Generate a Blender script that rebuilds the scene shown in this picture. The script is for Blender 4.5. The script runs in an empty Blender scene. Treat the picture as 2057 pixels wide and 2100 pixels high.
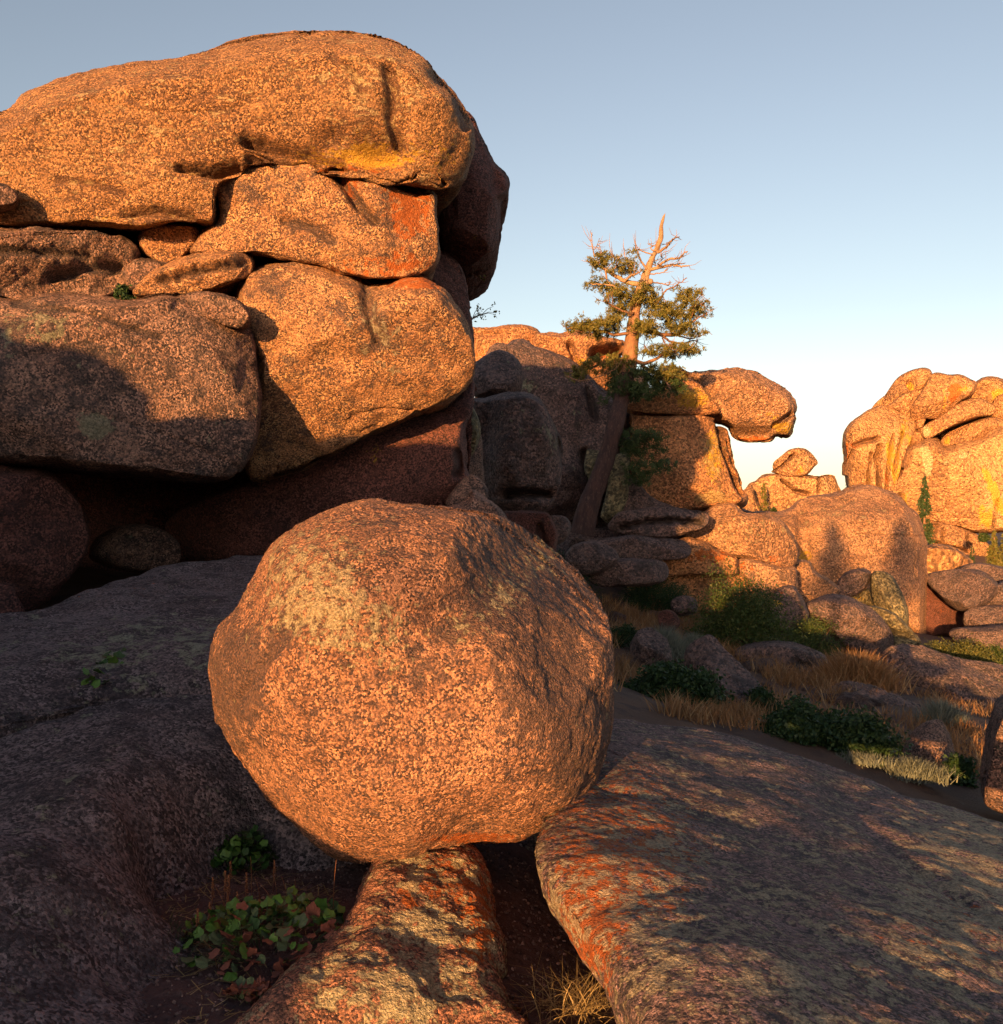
import bpy, bmesh, math, random
import numpy as np
from math import radians, sin, cos, tan, pi
random.seed(7); rng = np.random.default_rng(7)
SC = bpy.context.scene
COL = SC.collection
# ------------------------------------------------------------------ camera, sky, sun, exposure
F = 1890.0; CU = 1028.5; HV = 1080.0; CZ = 1.6        # focal length (photo px), centre column, horizon row, eye height
cam = bpy.data.cameras.new('camera'); CAM = bpy.data.objects.new('camera', cam); COL.objects.link(CAM)
CAM.location = (0, 0, CZ); CAM.rotation_euler = (radians(90), 0, 0)
cam.sensor_fit = 'HORIZONTAL'; cam.sensor_width = 36; cam.lens = 36*F/2057
cam.shift_y = (HV-1050)/2057; cam.clip_start = .05; cam.clip_end = 6000
SC.camera = CAM
SUN_AZ, SUN_EL = radians(200), radians(4.5)            # azimuth clockwise from +Y
w = bpy.data.worlds.new('World'); SC.world = w; w.use_nodes = True
sky = w.node_tree.nodes.new('ShaderNodeTexSky'); sky.sky_type = 'NISHITA'; sky.sun_disc = False
sky.sun_elevation = SUN_EL; sky.sun_rotation = SUN_AZ
sky.air_density = 1.0; sky.dust_density = 0.9; sky.ozone_density = 1.0
bg = w.node_tree.nodes['Background']; hs = w.node_tree.nodes.new('ShaderNodeHueSaturation'); hs.inputs['Saturation'].default_value = .64
gm = w.node_tree.nodes.new('ShaderNodeGamma'); gm.inputs[1].default_value = 1.22; w.node_tree.links.new(sky.outputs[0], gm.inputs[0]); w.node_tree.links.new(gm.outputs[0], hs.inputs['Color']); tn = w.node_tree.nodes.new('ShaderNodeMix'); tn.data_type = 'RGBA'; tn.blend_type = 'MULTIPLY'; tn.inputs[0].default_value = 1; tn.inputs[7].default_value = (1.04, 1.01, 1.08, 1)
w.node_tree.links.new(hs.outputs[0], tn.inputs[6]); w.node_tree.links.new(tn.outputs[2], bg.inputs[0]); bg.inputs[1].default_value = .092
sl = bpy.data.lights.new('sun', 'SUN'); SUN = bpy.data.objects.new('sun', sl); COL.objects.link(SUN)
sl.energy = 4.95; sl.color = (1, .505, .16); sl.angle = radians(.53)
SUN.rotation_euler = (radians(90)-SUN_EL, 0, pi-SUN_AZ)
SUN.location = (-30, -60, 30)
SC.view_settings.view_transform = 'Standard'; SC.view_settings.look = 'None'
SC.view_settings.exposure = 1.45; SC.view_settings.gamma = 1; SC.view_settings.use_curve_mapping = False

# ------------------------------------------------------------------ helpers
CROP = {'A': (0, 0, 1.731), 'B': (0, 500, 1.731), 'T': (1120, 420, 4.8605), 'F': (1700, 740, 4.86), 'M': (960, 660, 3.808),
        'R': (1360, 1000, 3.173), 'G': (950, 1050, 1.72), 'N': (900, 400, 2.38), 'H': (1400, 700, 2.777), 'P': (400, 1640, 4.628),
        'Q': (700, 1650, 3.173), 'L': (0, 1400, 2.1156), 'S': (700, 1600, 1.403), 'D': (0, 0, .92562), 'K': (700, 450, 4.76),
        'X': (900, 900, 6.48), 'B6': (400, 1000, 2.1156)}
def C(tag, *p):
    ox, oy, s = CROP[tag]
    return [(ox+a/s, oy+b/s) for a, b in p]
def pt(tag, a, b, D):                                 # a place in the world: picture column and row read as direction, at depth D
    u, v = C(tag, (a, b))[0]
    return np.array([(u-CU)/F*D, D, CZ-(v-HV)/F*D])
def proj(P):
    y = np.maximum(P[:, 1], .05)
    return CU+P[:, 0]/y*F, HV-(P[:, 2]-CZ)/y*F

def perlin(P, seed=0):
    P = np.asarray(P, dtype=np.float64); I = np.floor(P).astype(np.int64); f = P-I
    w = f*f*f*(f*(f*6-15)+10); out = 0
    for dx in (0, 1):
        for dy in (0, 1):
            for dz in (0, 1):
                h = ((I[:, 0]+dx)*73856093) ^ ((I[:, 1]+dy)*19349663) ^ ((I[:, 2]+dz)*83492791) ^ (seed*2654435761)
                h &= 0xffffffff; h = (h ^ (h >> 15))*2246822519 & 0xffffffff; h = (h ^ (h >> 13))*3266489917 & 0xffffffff; h ^= h >> 16
                gx = (h & 1023)/511.5-1; gy = ((h >> 10) & 1023)/511.5-1; gz = ((h >> 20) & 1023)/511.5-1
                d = gx*(f[:, 0]-dx)+gy*(f[:, 1]-dy)+gz*(f[:, 2]-dz)
                out = out+d*(w[:, 0] if dx else 1-w[:, 0])*(w[:, 1] if dy else 1-w[:, 1])*(w[:, 2] if dz else 1-w[:, 2])
    return out*1.4
def fbm(P, o=4, seed=0, g=.5, l=2.03):
    a = 1; s = 0
    for i in range(o):
        s = s+a*perlin(P, seed+i*17); P = P*l+3.7; a *= g
    return s
_ico = {}
def ico(lv):
    if lv not in _ico:
        bm = bmesh.new(); bmesh.ops.create_icosphere(bm, subdivisions=lv, radius=1)
        me = bpy.data.meshes.new('t'); bm.to_mesh(me); bm.free()
        co = np.empty(len(me.vertices)*3, 'f'); me.vertices.foreach_get('co', co)
        ix = np.empty(len(me.loops), 'i'); me.loops.foreach_get('vertex_index', ix)
        bpy.data.meshes.remove(me)
        _ico[lv] = (co.reshape(-1, 3).astype('d'), ix.reshape(-1, 3))
    return _ico[lv]
def vnorm(P, T):
    n = np.cross(P[T[:, 1]]-P[T[:, 0]], P[T[:, 2]]-P[T[:, 0]])
    out = np.stack([sum(np.bincount(T[:, k], n[:, c], len(P)) for k in range(3)) for c in range(3)], 1)
    return out/np.maximum(np.linalg.norm(out, axis=1, keepdims=True), 1e-12)
def mesh(name, V, Fc, mat=None, smooth=True, n=None):
    """V (N,3), Fc (M,k) array or list of arrays; quads or triangles"""
    me = bpy.data.meshes.new(name); V = np.asarray(V, 'f')
    me.vertices.add(len(V)); me.vertices.foreach_set('co', V.ravel())
    if isinstance(Fc, np.ndarray): Fc = [Fc]
    li = np.concatenate([f.ravel() for f in Fc]).astype('i'); tot = np.concatenate([np.full(len(f), f.shape[1]) for f in Fc]).astype('i')
    me.loops.add(len(li)); me.loops.foreach_set('vertex_index', li)
    me.polygons.add(len(tot)); st = np.concatenate([[0], np.cumsum(tot)[:-1]]).astype('i')
    me.polygons.foreach_set('loop_start', st); me.polygons.foreach_set('loop_total', tot)
    me.polygons.foreach_set('use_smooth', np.full(len(tot), smooth)); me.update(calc_edges=True)
    if mat: me.materials.append(mat)
    return me
def add(name, me, loc=(0, 0, 0), parent=None, label=None, cat=None, group=None, kind=None):
    o = bpy.data.objects.new(name, me); COL.objects.link(o); o.location = loc
    if parent is not None: o.parent = parent
    for k, v in (('label', label), ('category', cat), ('group', group), ('kind', kind)):
        if v: o[k] = v
    return o
def colattr(me, arr, name='stain'):
    a = me.color_attributes.new(name, 'FLOAT_COLOR', 'POINT'); a.data.foreach_set('color', np.asarray(arr, 'f').ravel())

# ------------------------------------------------------------------ materials
def nd(nt, t, ins=None, **kw):
    n = nt.nodes.new('ShaderNode'+t)
    for k, v in kw.items(): setattr(n, k, v)
    for k, v in (ins or {}).items():
        if isinstance(v, bpy.types.NodeSocket): nt.links.new(v, n.inputs[k])
        else: n.inputs[k].default_value = v
    return n
def M(nt, op, a, b=None, c=None, clamp=False):
    n = nt.nodes.new('ShaderNodeMath'); n.operation = op; n.use_clamp = clamp
    for i, v in enumerate((a, b, c)):
        if v is None: continue
        if isinstance(v, bpy.types.NodeSocket): nt.links.new(v, n.inputs[i])
        else: n.inputs[i].default_value = v
    return n.outputs[0]
def mix(nt, f, a, b, mode='MIX'):
    n = nt.nodes.new('ShaderNodeMix'); n.data_type = 'RGBA'; n.blend_type = mode
    for k, v in ((0, f), (6, a), (7, b)):
        if isinstance(v, bpy.types.NodeSocket): nt.links.new(v, n.inputs[k])
        else: n.inputs[k].default_value = v if k == 0 else (*v, 1)
    return n.outputs[2]
def step(nt, x, lo, hi):
    n = nd(nt, 'MapRange', {0: x, 1: lo, 2: hi, 3: 0., 4: 1.}); n.clamp = True; n.interpolation_type = 'SMOOTHSTEP'; return n.outputs[0]
def noise(nt, vec, sc, det=4, rough=.55, dist=0.):
    return nd(nt, 'TexNoise', {'Vector': vec, 'Scale': sc, 'Detail': det, 'Roughness': rough, 'Distortion': dist}).outputs['Fac']
def newmat(name):
    m = bpy.data.materials.new(name); m.use_nodes = True; nt = m.node_tree
    b = nt.nodes['Principled BSDF']; b.inputs['Roughness'].default_value = .85
    b.inputs['Specular IOR Level'].default_value = .25
    return m, nt, b
ORANGE = (.42, .10, .012); YELLOW = (.52, .30, .03); PALE = (.42, .40, .27)
def granite(name, grain, patch, base, base2, dark, pale=PALE, a_pale=.5, a_dark=.5, a_or=.1, a_ye=.05, bump=1., stretch=(1, 1, 1), lump=1., contrast=1.):
    """grain: crystal size in metres; patch: lichen patch size in metres; amounts 0..1"""
    m, nt, b = newmat(name)
    tc = nd(nt, 'TexCoord'); P = nd(nt, 'Mapping', {'Vector': tc.outputs['Object'], 'Scale': stretch}).outputs[0]
    P0 = tc.outputs['Object']
    big = noise(nt, P, .35/patch, 5, .6); mid = noise(nt, P, 1.1/patch, 8, .68, .3); mid2 = noise(nt, nd(nt, 'Mapping', {'Vector': P, 'Location': (7.3, 2.1, 4.4)}).outputs[0], 1.5/patch, 9, .72)
    fine = noise(nt, P0, .8/grain, 3, .7)
    vor = nd(nt, 'TexVoronoi', {'Vector': P0, 'Scale': 1/grain, 'Randomness': 1.}); cell = nd(nt, 'SeparateColor', {0: vor.outputs['Color']}).outputs[0]
    col = mix(nt, step(nt, big, .35, .65), base, base2)
    br = noise(nt, nd(nt, 'Mapping', {'Vector': P, 'Location': (11, 5, 2)}).outputs[0], .22/patch, 7, .68, .6)
    col = mix(nt, M(nt, 'MULTIPLY', step(nt, br, .58, .42), .72), col, (base[0]*.42, base[1]*.36, base[2]*.36))
    # crystals: pink feldspar, smoky quartz, black mica
    col = mix(nt, M(nt, 'MULTIPLY', step(nt, cell, .55, .95), .55), col, (min(1, base[0]*1.55), base[1]*1.3, base[2]*1.2))
    col = mix(nt, M(nt, 'MULTIPLY', step(nt, cell, .30, .10), .55), col, tuple(c*.35 for c in dark))
    col = mix(nt, M(nt, 'MULTIPLY', step(nt, fine, .52, .38), .6), col, dark)
    sp1 = M(nt, 'ADD', M(nt, 'MULTIPLY', noise(nt, P0, .9/grain, 3, .75), .55), M(nt, 'MULTIPLY', cell, .25)); zone = step(nt, noise(nt, P, .9/patch, 3, .6), .34, .66); contrast_ = M(nt, 'MULTIPLY', M(nt, 'MULTIPLY_ADD', zone, .62, .16), contrast); pit = step(nt, sp1, .385, .335)
    col = mix(nt, M(nt, 'MULTIPLY', pit, M(nt, 'MULTIPLY', contrast_, .75), clamp=True), col, tuple(c*.7 for c in dark))  # pits darkened in colour: dark minerals plus self-shadow the bump cannot cast
    col = mix(nt, M(nt, 'MULTIPLY', step(nt, sp1, .43, .49), M(nt, 'MULTIPLY', contrast_, .75), clamp=True), col, tuple(min(.78, c*1.85) for c in base))
    att = nd(nt, 'Attribute', attribute_name='stain'); sp = nd(nt, 'SeparateColor', {0: att.outputs['Color']})
    so, sy, sp_ = sp.outputs[0], sp.outputs[1], sp.outputs[2]; sd = att.outputs['Alpha']
    # dark crust lichen; the alpha channel adds crack lines and painted shade
    md = M(nt, 'ADD', mid, M(nt, 'MULTIPLY', big, .45)); md = M(nt, 'ADD', md, M(nt, 'MULTIPLY', sd, .22)); t = .94-.28*a_dark
    mdk = step(nt, md, t-.06, t+.09)
    col = mix(nt, M(nt, 'MULTIPLY', mdk, .72), col, dark)
    # iron / orange lichen; the red channel also paints warm sunlight on the slab
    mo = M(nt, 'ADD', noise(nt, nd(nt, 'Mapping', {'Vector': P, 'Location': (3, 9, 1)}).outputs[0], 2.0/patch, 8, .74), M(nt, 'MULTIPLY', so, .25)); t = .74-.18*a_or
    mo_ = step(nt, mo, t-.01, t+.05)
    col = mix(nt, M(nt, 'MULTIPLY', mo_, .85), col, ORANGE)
    my = M(nt, 'ADD', noise(nt, nd(nt, 'Mapping', {'Vector': P, 'Location': (1, 4, 8)}).outputs[0], 2.6/patch, 8, .75), M(nt, 'MULTIPLY', sy, .25)); t = .76-.16*a_ye
    col = mix(nt, M(nt, 'MULTIPLY', step(nt, my, t-.01, t+.035), .85), col, YELLOW)
    # pale crust lichen, raised
    mp = M(nt, 'ADD', mid2, M(nt, 'MULTIPLY', big, .35)); mp = M(nt, 'ADD', mp, M(nt, 'MULTIPLY', sp_, .23)); t = .93-.28*a_pale
    mpk = step(nt, mp, t-.015, t+.035)
    pcol = mix(nt, step(nt, fine, .40, .62), tuple(c*.55 for c in pale), pale)
    col = mix(nt, M(nt, 'MULTIPLY', mpk, .8), col, pcol)
    nt.links.new(col, b.inputs['Base Color'])
    col2 = mix(nt, M(nt, 'MULTIPLY', pit, M(nt, 'MULTIPLY', contrast_, .5), clamp=True), col, tuple(c*.4 for c in dark)); nt.links.new(col2, b.inputs['Base Color'])
    h = M(nt, 'ADD', M(nt, 'MULTIPLY', fine, grain*1.2), M(nt, 'MULTIPLY', vor.outputs['Distance'], -grain*.9))
    h = M(nt, 'ADD', h, M(nt, 'MULTIPLY', noise(nt, P, .35/grain*.5, 4, .65), grain*3.0*lump))
    h = M(nt, 'ADD', h, M(nt, 'MULTIPLY', sp1, grain*4.2*contrast)); h = M(nt, 'ADD', h, M(nt, 'MULTIPLY', mpk, grain*.5)); h = M(nt, 'ADD', h, M(nt, 'MULTIPLY', mid, patch*.10*lump))
    bp = nd(nt, 'Bump', {'Height': h, 'Strength': min(1., bump), 'Distance': 1.})
    nt.links.new(bp.outputs[0], b.inputs['Normal'])
    b.inputs['Roughness'].default_value = .78; b.inputs['Specular IOR Level'].default_value = .3
    return m
M_boulder = granite('boulder_granite', .0062, .05, (.43, .215, .125), (.34, .165, .095), (.055, .04, .045), (.50, .40, .24), a_pale=.35, a_dark=.50, a_or=.12, a_ye=.08, lump=.8)
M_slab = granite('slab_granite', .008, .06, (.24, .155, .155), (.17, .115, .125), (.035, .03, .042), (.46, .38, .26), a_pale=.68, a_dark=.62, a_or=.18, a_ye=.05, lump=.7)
M_bowl = granite('bowl_granite', .010, .12, (.20, .165, .18), (.15, .125, .145), (.03, .026, .036), (.36, .37, .28), a_pale=.45, a_dark=.60, a_or=.05, a_ye=.0, lump=.8)
M_ped = granite('pedestal_granite', .0065, .07, (.36, .17, .11), (.25, .12, .085), (.05, .035, .04), (.50, .44, .28), a_pale=.75, a_dark=.45, a_or=.38, a_ye=.15)
M_cap = granite('cap_granite', .014, .13, (.41, .215, .095), (.31, .155, .07), (.12, .06, .04), (.66, .45, .23), a_pale=.62, a_dark=.42, a_or=.10, a_ye=.10, stretch=(.8, 1, 1.8), lump=.9)
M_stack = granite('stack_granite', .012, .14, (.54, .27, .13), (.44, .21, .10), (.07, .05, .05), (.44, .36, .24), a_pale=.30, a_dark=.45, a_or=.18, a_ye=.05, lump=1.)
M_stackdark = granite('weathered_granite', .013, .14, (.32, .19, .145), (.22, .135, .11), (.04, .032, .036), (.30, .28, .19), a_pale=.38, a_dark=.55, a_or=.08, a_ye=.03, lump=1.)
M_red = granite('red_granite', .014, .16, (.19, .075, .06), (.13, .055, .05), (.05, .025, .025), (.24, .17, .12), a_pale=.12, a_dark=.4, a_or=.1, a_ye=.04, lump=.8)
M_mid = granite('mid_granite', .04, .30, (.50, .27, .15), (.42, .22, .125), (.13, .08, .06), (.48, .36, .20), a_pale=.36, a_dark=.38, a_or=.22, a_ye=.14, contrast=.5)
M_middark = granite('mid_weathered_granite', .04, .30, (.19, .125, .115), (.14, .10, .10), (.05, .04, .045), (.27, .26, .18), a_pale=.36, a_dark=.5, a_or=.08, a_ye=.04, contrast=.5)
M_green = granite('green_lichen_granite', .06, .25, (.24, .21, .12), (.18, .15, .09), (.06, .05, .035), (.36, .36, .20), a_pale=.5, a_dark=.4, a_or=.1, a_ye=.1, contrast=.5)
M_orange = granite('orange_granite', .045, .30, (.50, .24, .11), (.44, .21, .09), (.14, .07, .04), (.50, .34, .15), a_pale=.30, a_dark=.25, a_or=.30, a_ye=.25, contrast=.5)
M_far = granite('far_granite', .18, 1.8, (.53, .285, .125), (.47, .25, .105), (.15, .075, .045), (.64, .46, .24), a_pale=.30, a_dark=.26, a_or=.22, a_ye=.18, stretch=(1, 1, .45), lump=.5, contrast=.15)

def simple(name, cols, sc, rough=.9, detail=6, bump=0., bsc=None, stretch=(1, 1, 1), sub=0.):
    m, nt, b = newmat(name); tc = nd(nt, 'TexCoord'); P = nd(nt, 'Mapping', {'Vector': tc.outputs['Object'], 'Scale': stretch}).outputs[0]
    n = noise(nt, P, sc, detail, .65); c = mix(nt, step(nt, n, .35, .65), cols[0], cols[1])
    if len(cols) > 2: c = mix(nt, step(nt, noise(nt, P, sc*2.7, 4, .6), .55, .68), c, cols[2])
    nt.links.new(c, b.inputs['Base Color']); b.inputs['Roughness'].default_value = rough
    if bump:
        bp = nd(nt, 'Bump', {'Height': noise(nt, P, bsc or sc, 8, .75), 'Strength': 1., 'Distance': bump}); nt.links.new(bp.outputs[0], b.inputs['Normal'])
    return m
def leafmat(name, c1, c2, c3=None, trans=.25, sc=3.):
    m, nt, b = newmat(name); g = nd(nt, 'NewGeometry')
    c = mix(nt, g.outputs['Random Per Island'], c1, c2)
    if c3: c = mix(nt, step(nt, M(nt, 'FRACT', M(nt, 'MULTIPLY', g.outputs['Random Per Island'], 7.31)), .80, .88), c, c3)
    nt.links.new(c, b.inputs['Base Color']); b.inputs['Roughness'].default_value = .55
    tr = nd(nt, 'BsdfTranslucent', {'Color': c}); mx = nd(nt, 'MixShader', {0: trans, 1: b.outputs[0], 2: tr.outputs[0]})
    nt.links.new(mx.outputs[0], nt.nodes['Material Output'].inputs[0]); return m
M_soil = simple('gravel_soil', [(.07, .042, .045), (.11, .066, .065), (.035, .025, .03)], 9, bump=.012, bsc=70)
M_ground = simple('dry_ground', [(.15, .085, .06), (.10, .065, .055), (.07, .045, .045)], .9, bump=.05, bsc=14)
M_grass = leafmat('dry_grass_blade', (.30, .15, .065), (.20, .105, .05), (.38, .25, .13), .2)
M_shrub = leafmat('shrub_leaf', (.030, .060, .016), (.055, .075, .020), (.10, .10, .028), .25)
M_shrubdark = leafmat('dark_shrub_leaf', (.016, .040, .016), (.028, .055, .020), (.04, .07, .02), .2)
M_yel = leafmat('yellow_shrub_leaf', (.10, .10, .025), (.06, .075, .022), (.16, .14, .04), .25)
M_sage = leafmat('sage_leaf', (.15, .165, .14), (.10, .115, .10), (.20, .21, .16), .15)
M_needle = leafmat('pine_needles', (.12, .12, .026), (.20, .15, .035), (.09, .10, .025), .25)
M_needledark = leafmat('fir_needles', (.030, .055, .022), (.05, .075, .022), None, .15)
M_bark = simple('pine_bark', [(.30, .155, .08), (.20, .10, .06), (.08, .05, .035)], 12, bump=.05, bsc=14, stretch=(1.4, 1.4, .5))
M_barkshade = simple('shaded_bark', [(.085, .045, .04), (.05, .03, .03), (.14, .08, .065)], 7, bump=.08, bsc=9, stretch=(1.6, 1.6, .45))  # bark copy darkened to paint the shade on the lower trunk
M_dead = simple('bare_wood', [(.31, .19, .11), (.22, .135, .08)], 6, bump=.02, bsc=20, stretch=(1, 1, .3))
M_twig = simple('twig_bark', [(.16, .10, .06), (.10, .06, .04)], 8)

# ------------------------------------------------------------------ rock builder
def radial(poly, c, th):
    """radius of a smoothed closed outline around c for directions th"""
    p = np.array(poly, float); n = len(p)
    t = np.linspace(0, n, n*12, endpoint=False); i = t.astype(int); f = (t-i)[:, None]
    a, b, cc, d = p[(i-1) % n], p[i % n], p[(i+1) % n], p[(i+2) % n]
    q = .5*((2*b)+(-a+cc)*f+(2*a-5*b+4*cc-d)*f*f+(-a+3*b-3*cc+d)*f**3)-c
    an = np.arctan2(q[:, 1], q[:, 0]); r = np.hypot(q[:, 0], q[:, 1])
    K = 720; g = (np.arange(K)+.5)/K*2*pi-pi; R = np.zeros(K)
    L = np.roll(an, -1); Rr = np.roll(r, -1)
    for A, Bn, ra, rb in zip(an, L, r, Rr):          # outermost crossing per direction
        dA = (Bn-A+pi) % (2*pi)-pi; m = max(2, int(abs(dA)/(2*pi)*K*2)+2)
        s = np.linspace(0, 1, m); ang = A+dA*s; rr = ra+(rb-ra)*s
        k = ((ang+pi)/(2*pi)*K).astype(int) % K; np.maximum.at(R, k, rr)
    z = R == 0
    if z.any(): R[z] = np.interp(g[z], g[~z], R[~z], period=2*pi)
    ker = np.exp(-np.linspace(-2, 2, 9)**2); ker /= ker.sum()
    R = np.convolve(np.concatenate([R[-4:], R, R[:4]]), ker, 'valid')
    return R if th is None else np.interp(th, g, R, period=2*pi)
KLOW = np.exp(-np.linspace(-2.2, 2.2, 181)**2); KLOW /= KLOW.sum()
G720 = (np.arange(720)+.5)/720*2*pi-pi
def unit_(v): return v/np.linalg.norm(v)
def rock(name, label, poly, D, T, Tb=None, lv=6, e=.8, n=(0, -1, 0), mat=None, amp=.03, freq=None, dabs=(), cracks=(), stains=(),
         fix=True, c=None, seed=None, cat='boulder', group=None, fine=.004, at=None, kind=None, bias=None, warp=0., cleft=.016, grow=5., facets=4, planes=()):
    p = np.array(poly, float)
    if c is None:
        x, y = p[:, 0], p[:, 1]; x1, y1 = np.roll(x, -1), np.roll(y, -1); a = x*y1-x1*y; A = a.sum()/2
        c = (((x+x1)*a).sum()/(6*A), ((y+y1)*a).sum()/(6*A))
    if seed is None: seed = int(abs(p.sum()*7)) % 9973
    r_p = np.linalg.norm(p-np.array(c), axis=1, keepdims=True); p = np.array(c)+(p-np.array(c))*(1+grow/np.maximum(r_p, 1)) if fix else p
    nrm = np.array(n, float); nrm /= np.linalg.norm(nrm)
    P0 = np.array([(c[0]-CU)/F*D, D, CZ-(c[1]-HV)/F*D])
    e1 = np.cross(nrm, (0, 0, 1)) if abs(nrm[2]) < .99 else np.array([1., 0, 0])
    e1 = -e1/np.linalg.norm(e1)*(-1 if e1[0] > 0 else 1)
    if e1[0] < 0: e1 = -e1
    e2 = np.cross(nrm, e1)
    if e2[2] < 0 or (abs(e2[2]) < .3 and e2[1] < 0): e2 = -e2
    cc = P0-np.array([0, 0, CZ])
    rays = np.stack([(p[:, 0]-CU)/F, np.ones(len(p)), (HV-p[:, 1])/F], 1)
    tt = (nrm@cc)/(rays@nrm); q = rays*tt[:, None]-cc
    pl = np.stack([q@e1, q@e2], 1)
    R = radial(pl, np.zeros(2), None)
    if fix:
        Rpx = radial(p*[1, -1], np.array([c[0], -c[1]]), None)
    d, Tri = ico(lv); a, b, k = d[:, 0], d[:, 2], -d[:, 1]
    rho = np.hypot(a, b); th = np.arctan2(b, a)
    if Tb is None: Tb = T
    s = np.minimum(rho, 1.); size = np.median(R); rnd = min(1., max(.16, (e-.5)*2.2))
    if freq is None: freq = 1.1/size
    wob = 1
    def build(R):
        lo = np.convolve(np.concatenate([R[-90:], R, R[:90]]), KLOW, 'valid')
        r = np.interp(th, G720, R, period=2*pi); rl = np.interp(th, G720, lo, period=2*pi); r = np.minimum(rl, r*1.25)+(r-np.minimum(rl, r*1.25))*s**3
        X = np.stack([np.cos(th)*r*s, np.sin(th)*r*s], 1); g = G720[::2]; Rb = (R[::2]+R[1::2])/2
        Bd = np.stack([np.cos(g)*Rb, np.sin(g)*Rb], 1); ds = np.linalg.norm(np.roll(Bd, -1, 0)-Bd, axis=1).astype('f'); Bd = Bd.astype('f'); Xf = X.astype('f')
        acc = np.empty(len(X), 'f')
        for i in range(0, len(X), 8192):
            x_ = Xf[i:i+8192]; r2 = (x_**2).sum(1)[:, None]+(Bd**2).sum(1)[None]-2*x_@Bd.T
            acc[i:i+8192] = (ds/np.maximum(r2, 1e-5*size*size)**2).sum(1)
        dist = np.minimum((acc*2/pi)**(-1/3), 1.6*(1-s)*r)
        dm = np.percentile(dist, 97); dr = rnd*dm; t = np.sqrt(np.maximum(0, 1-(1-np.clip(dist/dr, 0, 1))**2)); wd_ = .3*(1-rnd); t = (1-wd_)*t+wd_*np.clip(dist/dm, 0, 1.1)
        tt_ = t*np.where(k > 0, T, -Tb); Vp = P0+X[:, :1]*e1+X[:, 1:]*e2
        if not fix: return Vp+np.maximum(tt_, 0)[:, None]*nrm+np.minimum(tt_, 0)[:, None]*np.array([0, 0, 1.])
        cv = np.array([0, 0, CZ]); ray = (Vp-cv)/((Vp-cv)[:, 1:2])          # the front tapers towards the eye so its rim keeps the outline
        return Vp-np.where(tt_ > 0, tt_, 0)[:, None]*ray-np.minimum(tt_, 0)[:, None]*np.array([cc[0]/cc[1]*.8, 1, 0])
    for it in range(0):
        V = build(R); u, v = proj(V); an = np.arctan2(c[1]-v, u-c[0]); rr = np.hypot(u-c[0], v-c[1])
        K = 90; bi = ((an+pi)/(2*pi)*K).astype(int) % K; mx = np.zeros(K); np.maximum.at(mx, bi, rr)
        want = np.zeros(K); np.maximum.at(want, (np.arange(720)//8), Rpx)
        ra = np.clip(want/np.maximum(mx, 1e-6), .8, 1.15)
        gk = (np.arange(K)+.5)/K*2*pi-pi; R = R*np.interp(G720, gk, ra, period=2*pi)
    V = build(R)
    u, v = proj(V); front = k > -.25
    fr_ = np.random.default_rng(seed); view = -(cc/np.linalg.norm(cc)) if fix else nrm
    for q in range(facets):                          # split-off flat faces
        fn = unit_(view*1.25+fr_.normal(size=3)*np.array([.75, .3, .6])); h = (V-P0)@fn; hm = h.max()*fr_.uniform(.70, .88)
        V = V-np.maximum(h-hm, 0)[:, None]*fn*.82
    for fn, q in planes:
        fn = unit_(np.array(fn, float)); h = (V-P0)@fn; hm = h.max()*q; V = V-np.maximum(h-hm, 0)[:, None]*fn*.85
    N = vnorm(V, Tri)
    if (N*(V-P0)).sum() < 0: Tri = Tri[:, ::-1]; N = -N
    S = size
    dd = fbm(V*freq, 4, seed)*amp*S+(np.abs(fbm(V*freq*1.7+3, 3, seed+60))-.35)*amp*1.5*S
    if warp: dd = dd+fbm(V*freq*.45, 2, seed+5)*warp*S
    if cleft:                                        # weathered joints
        r_ = np.abs(perlin(V*freq*np.array([.5, .5, 1.1])+5, seed+9)); dd = dd-cleft*S*np.exp(-(r_/.028)**2)
    V = V+N*dd[:, None]
    u, v = proj(V)
    for q in dabs:                                   # (u, v, ru, rv, metres[, rotation])
        uu, vv = u-q[0], v-q[1]
        if len(q) > 5: ca, sa = cos(radians(q[5])), sin(radians(q[5])); uu, vv = uu*ca-vv*sa, uu*sa+vv*ca
        g = np.exp(-((uu/q[2])**2+(vv/q[3])**2))*front
        V = V+nrm*(g*q[4]*.4)[:, None]
    ck = np.zeros(len(V))
    for pts, wd, dp in cracks:
        wd, dp = wd*1.15, dp*1.5
        pts = np.array(pts, float); dm = np.full(len(u), 1e9); wob = perlin(V*freq*3, seed+3)*wd*.8
        for (A, B_) in zip(pts[:-1], pts[1:]):
            ab = B_-A; h = np.clip(((u-A[0])*ab[0]+(v-A[1])*ab[1])/(ab@ab), 0, 1)
            dm = np.minimum(dm, np.hypot(u-A[0]-h*ab[0], v-A[1]-h*ab[1]))
        g = np.exp(-(np.maximum(dm+wob, 0)/wd)**2)*front; V = V-nrm*(g*dp)[:, None]; ck = np.maximum(ck, g)
    if fine:
        N = vnorm(V, Tri); f0 = freq*7
        dd = (fbm(V*f0, 4, seed+30, .6)+.9*np.abs(perlin(V*f0*2.3, seed+40)))*fine*S*1.3
        if lv >= 8: dd = dd+(np.abs(perlin(V*f0*5.3, seed+41))+.6*np.abs(perlin(V*f0*10.9, seed+42)))*fine*S*.55
        V = V+N*dd[:, None]
    st = np.zeros((len(V), 4), 'f'); st[:, 3] = ck*1.3  # crack lines darkened in colour: lichen plus the shade relief does not show
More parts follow.
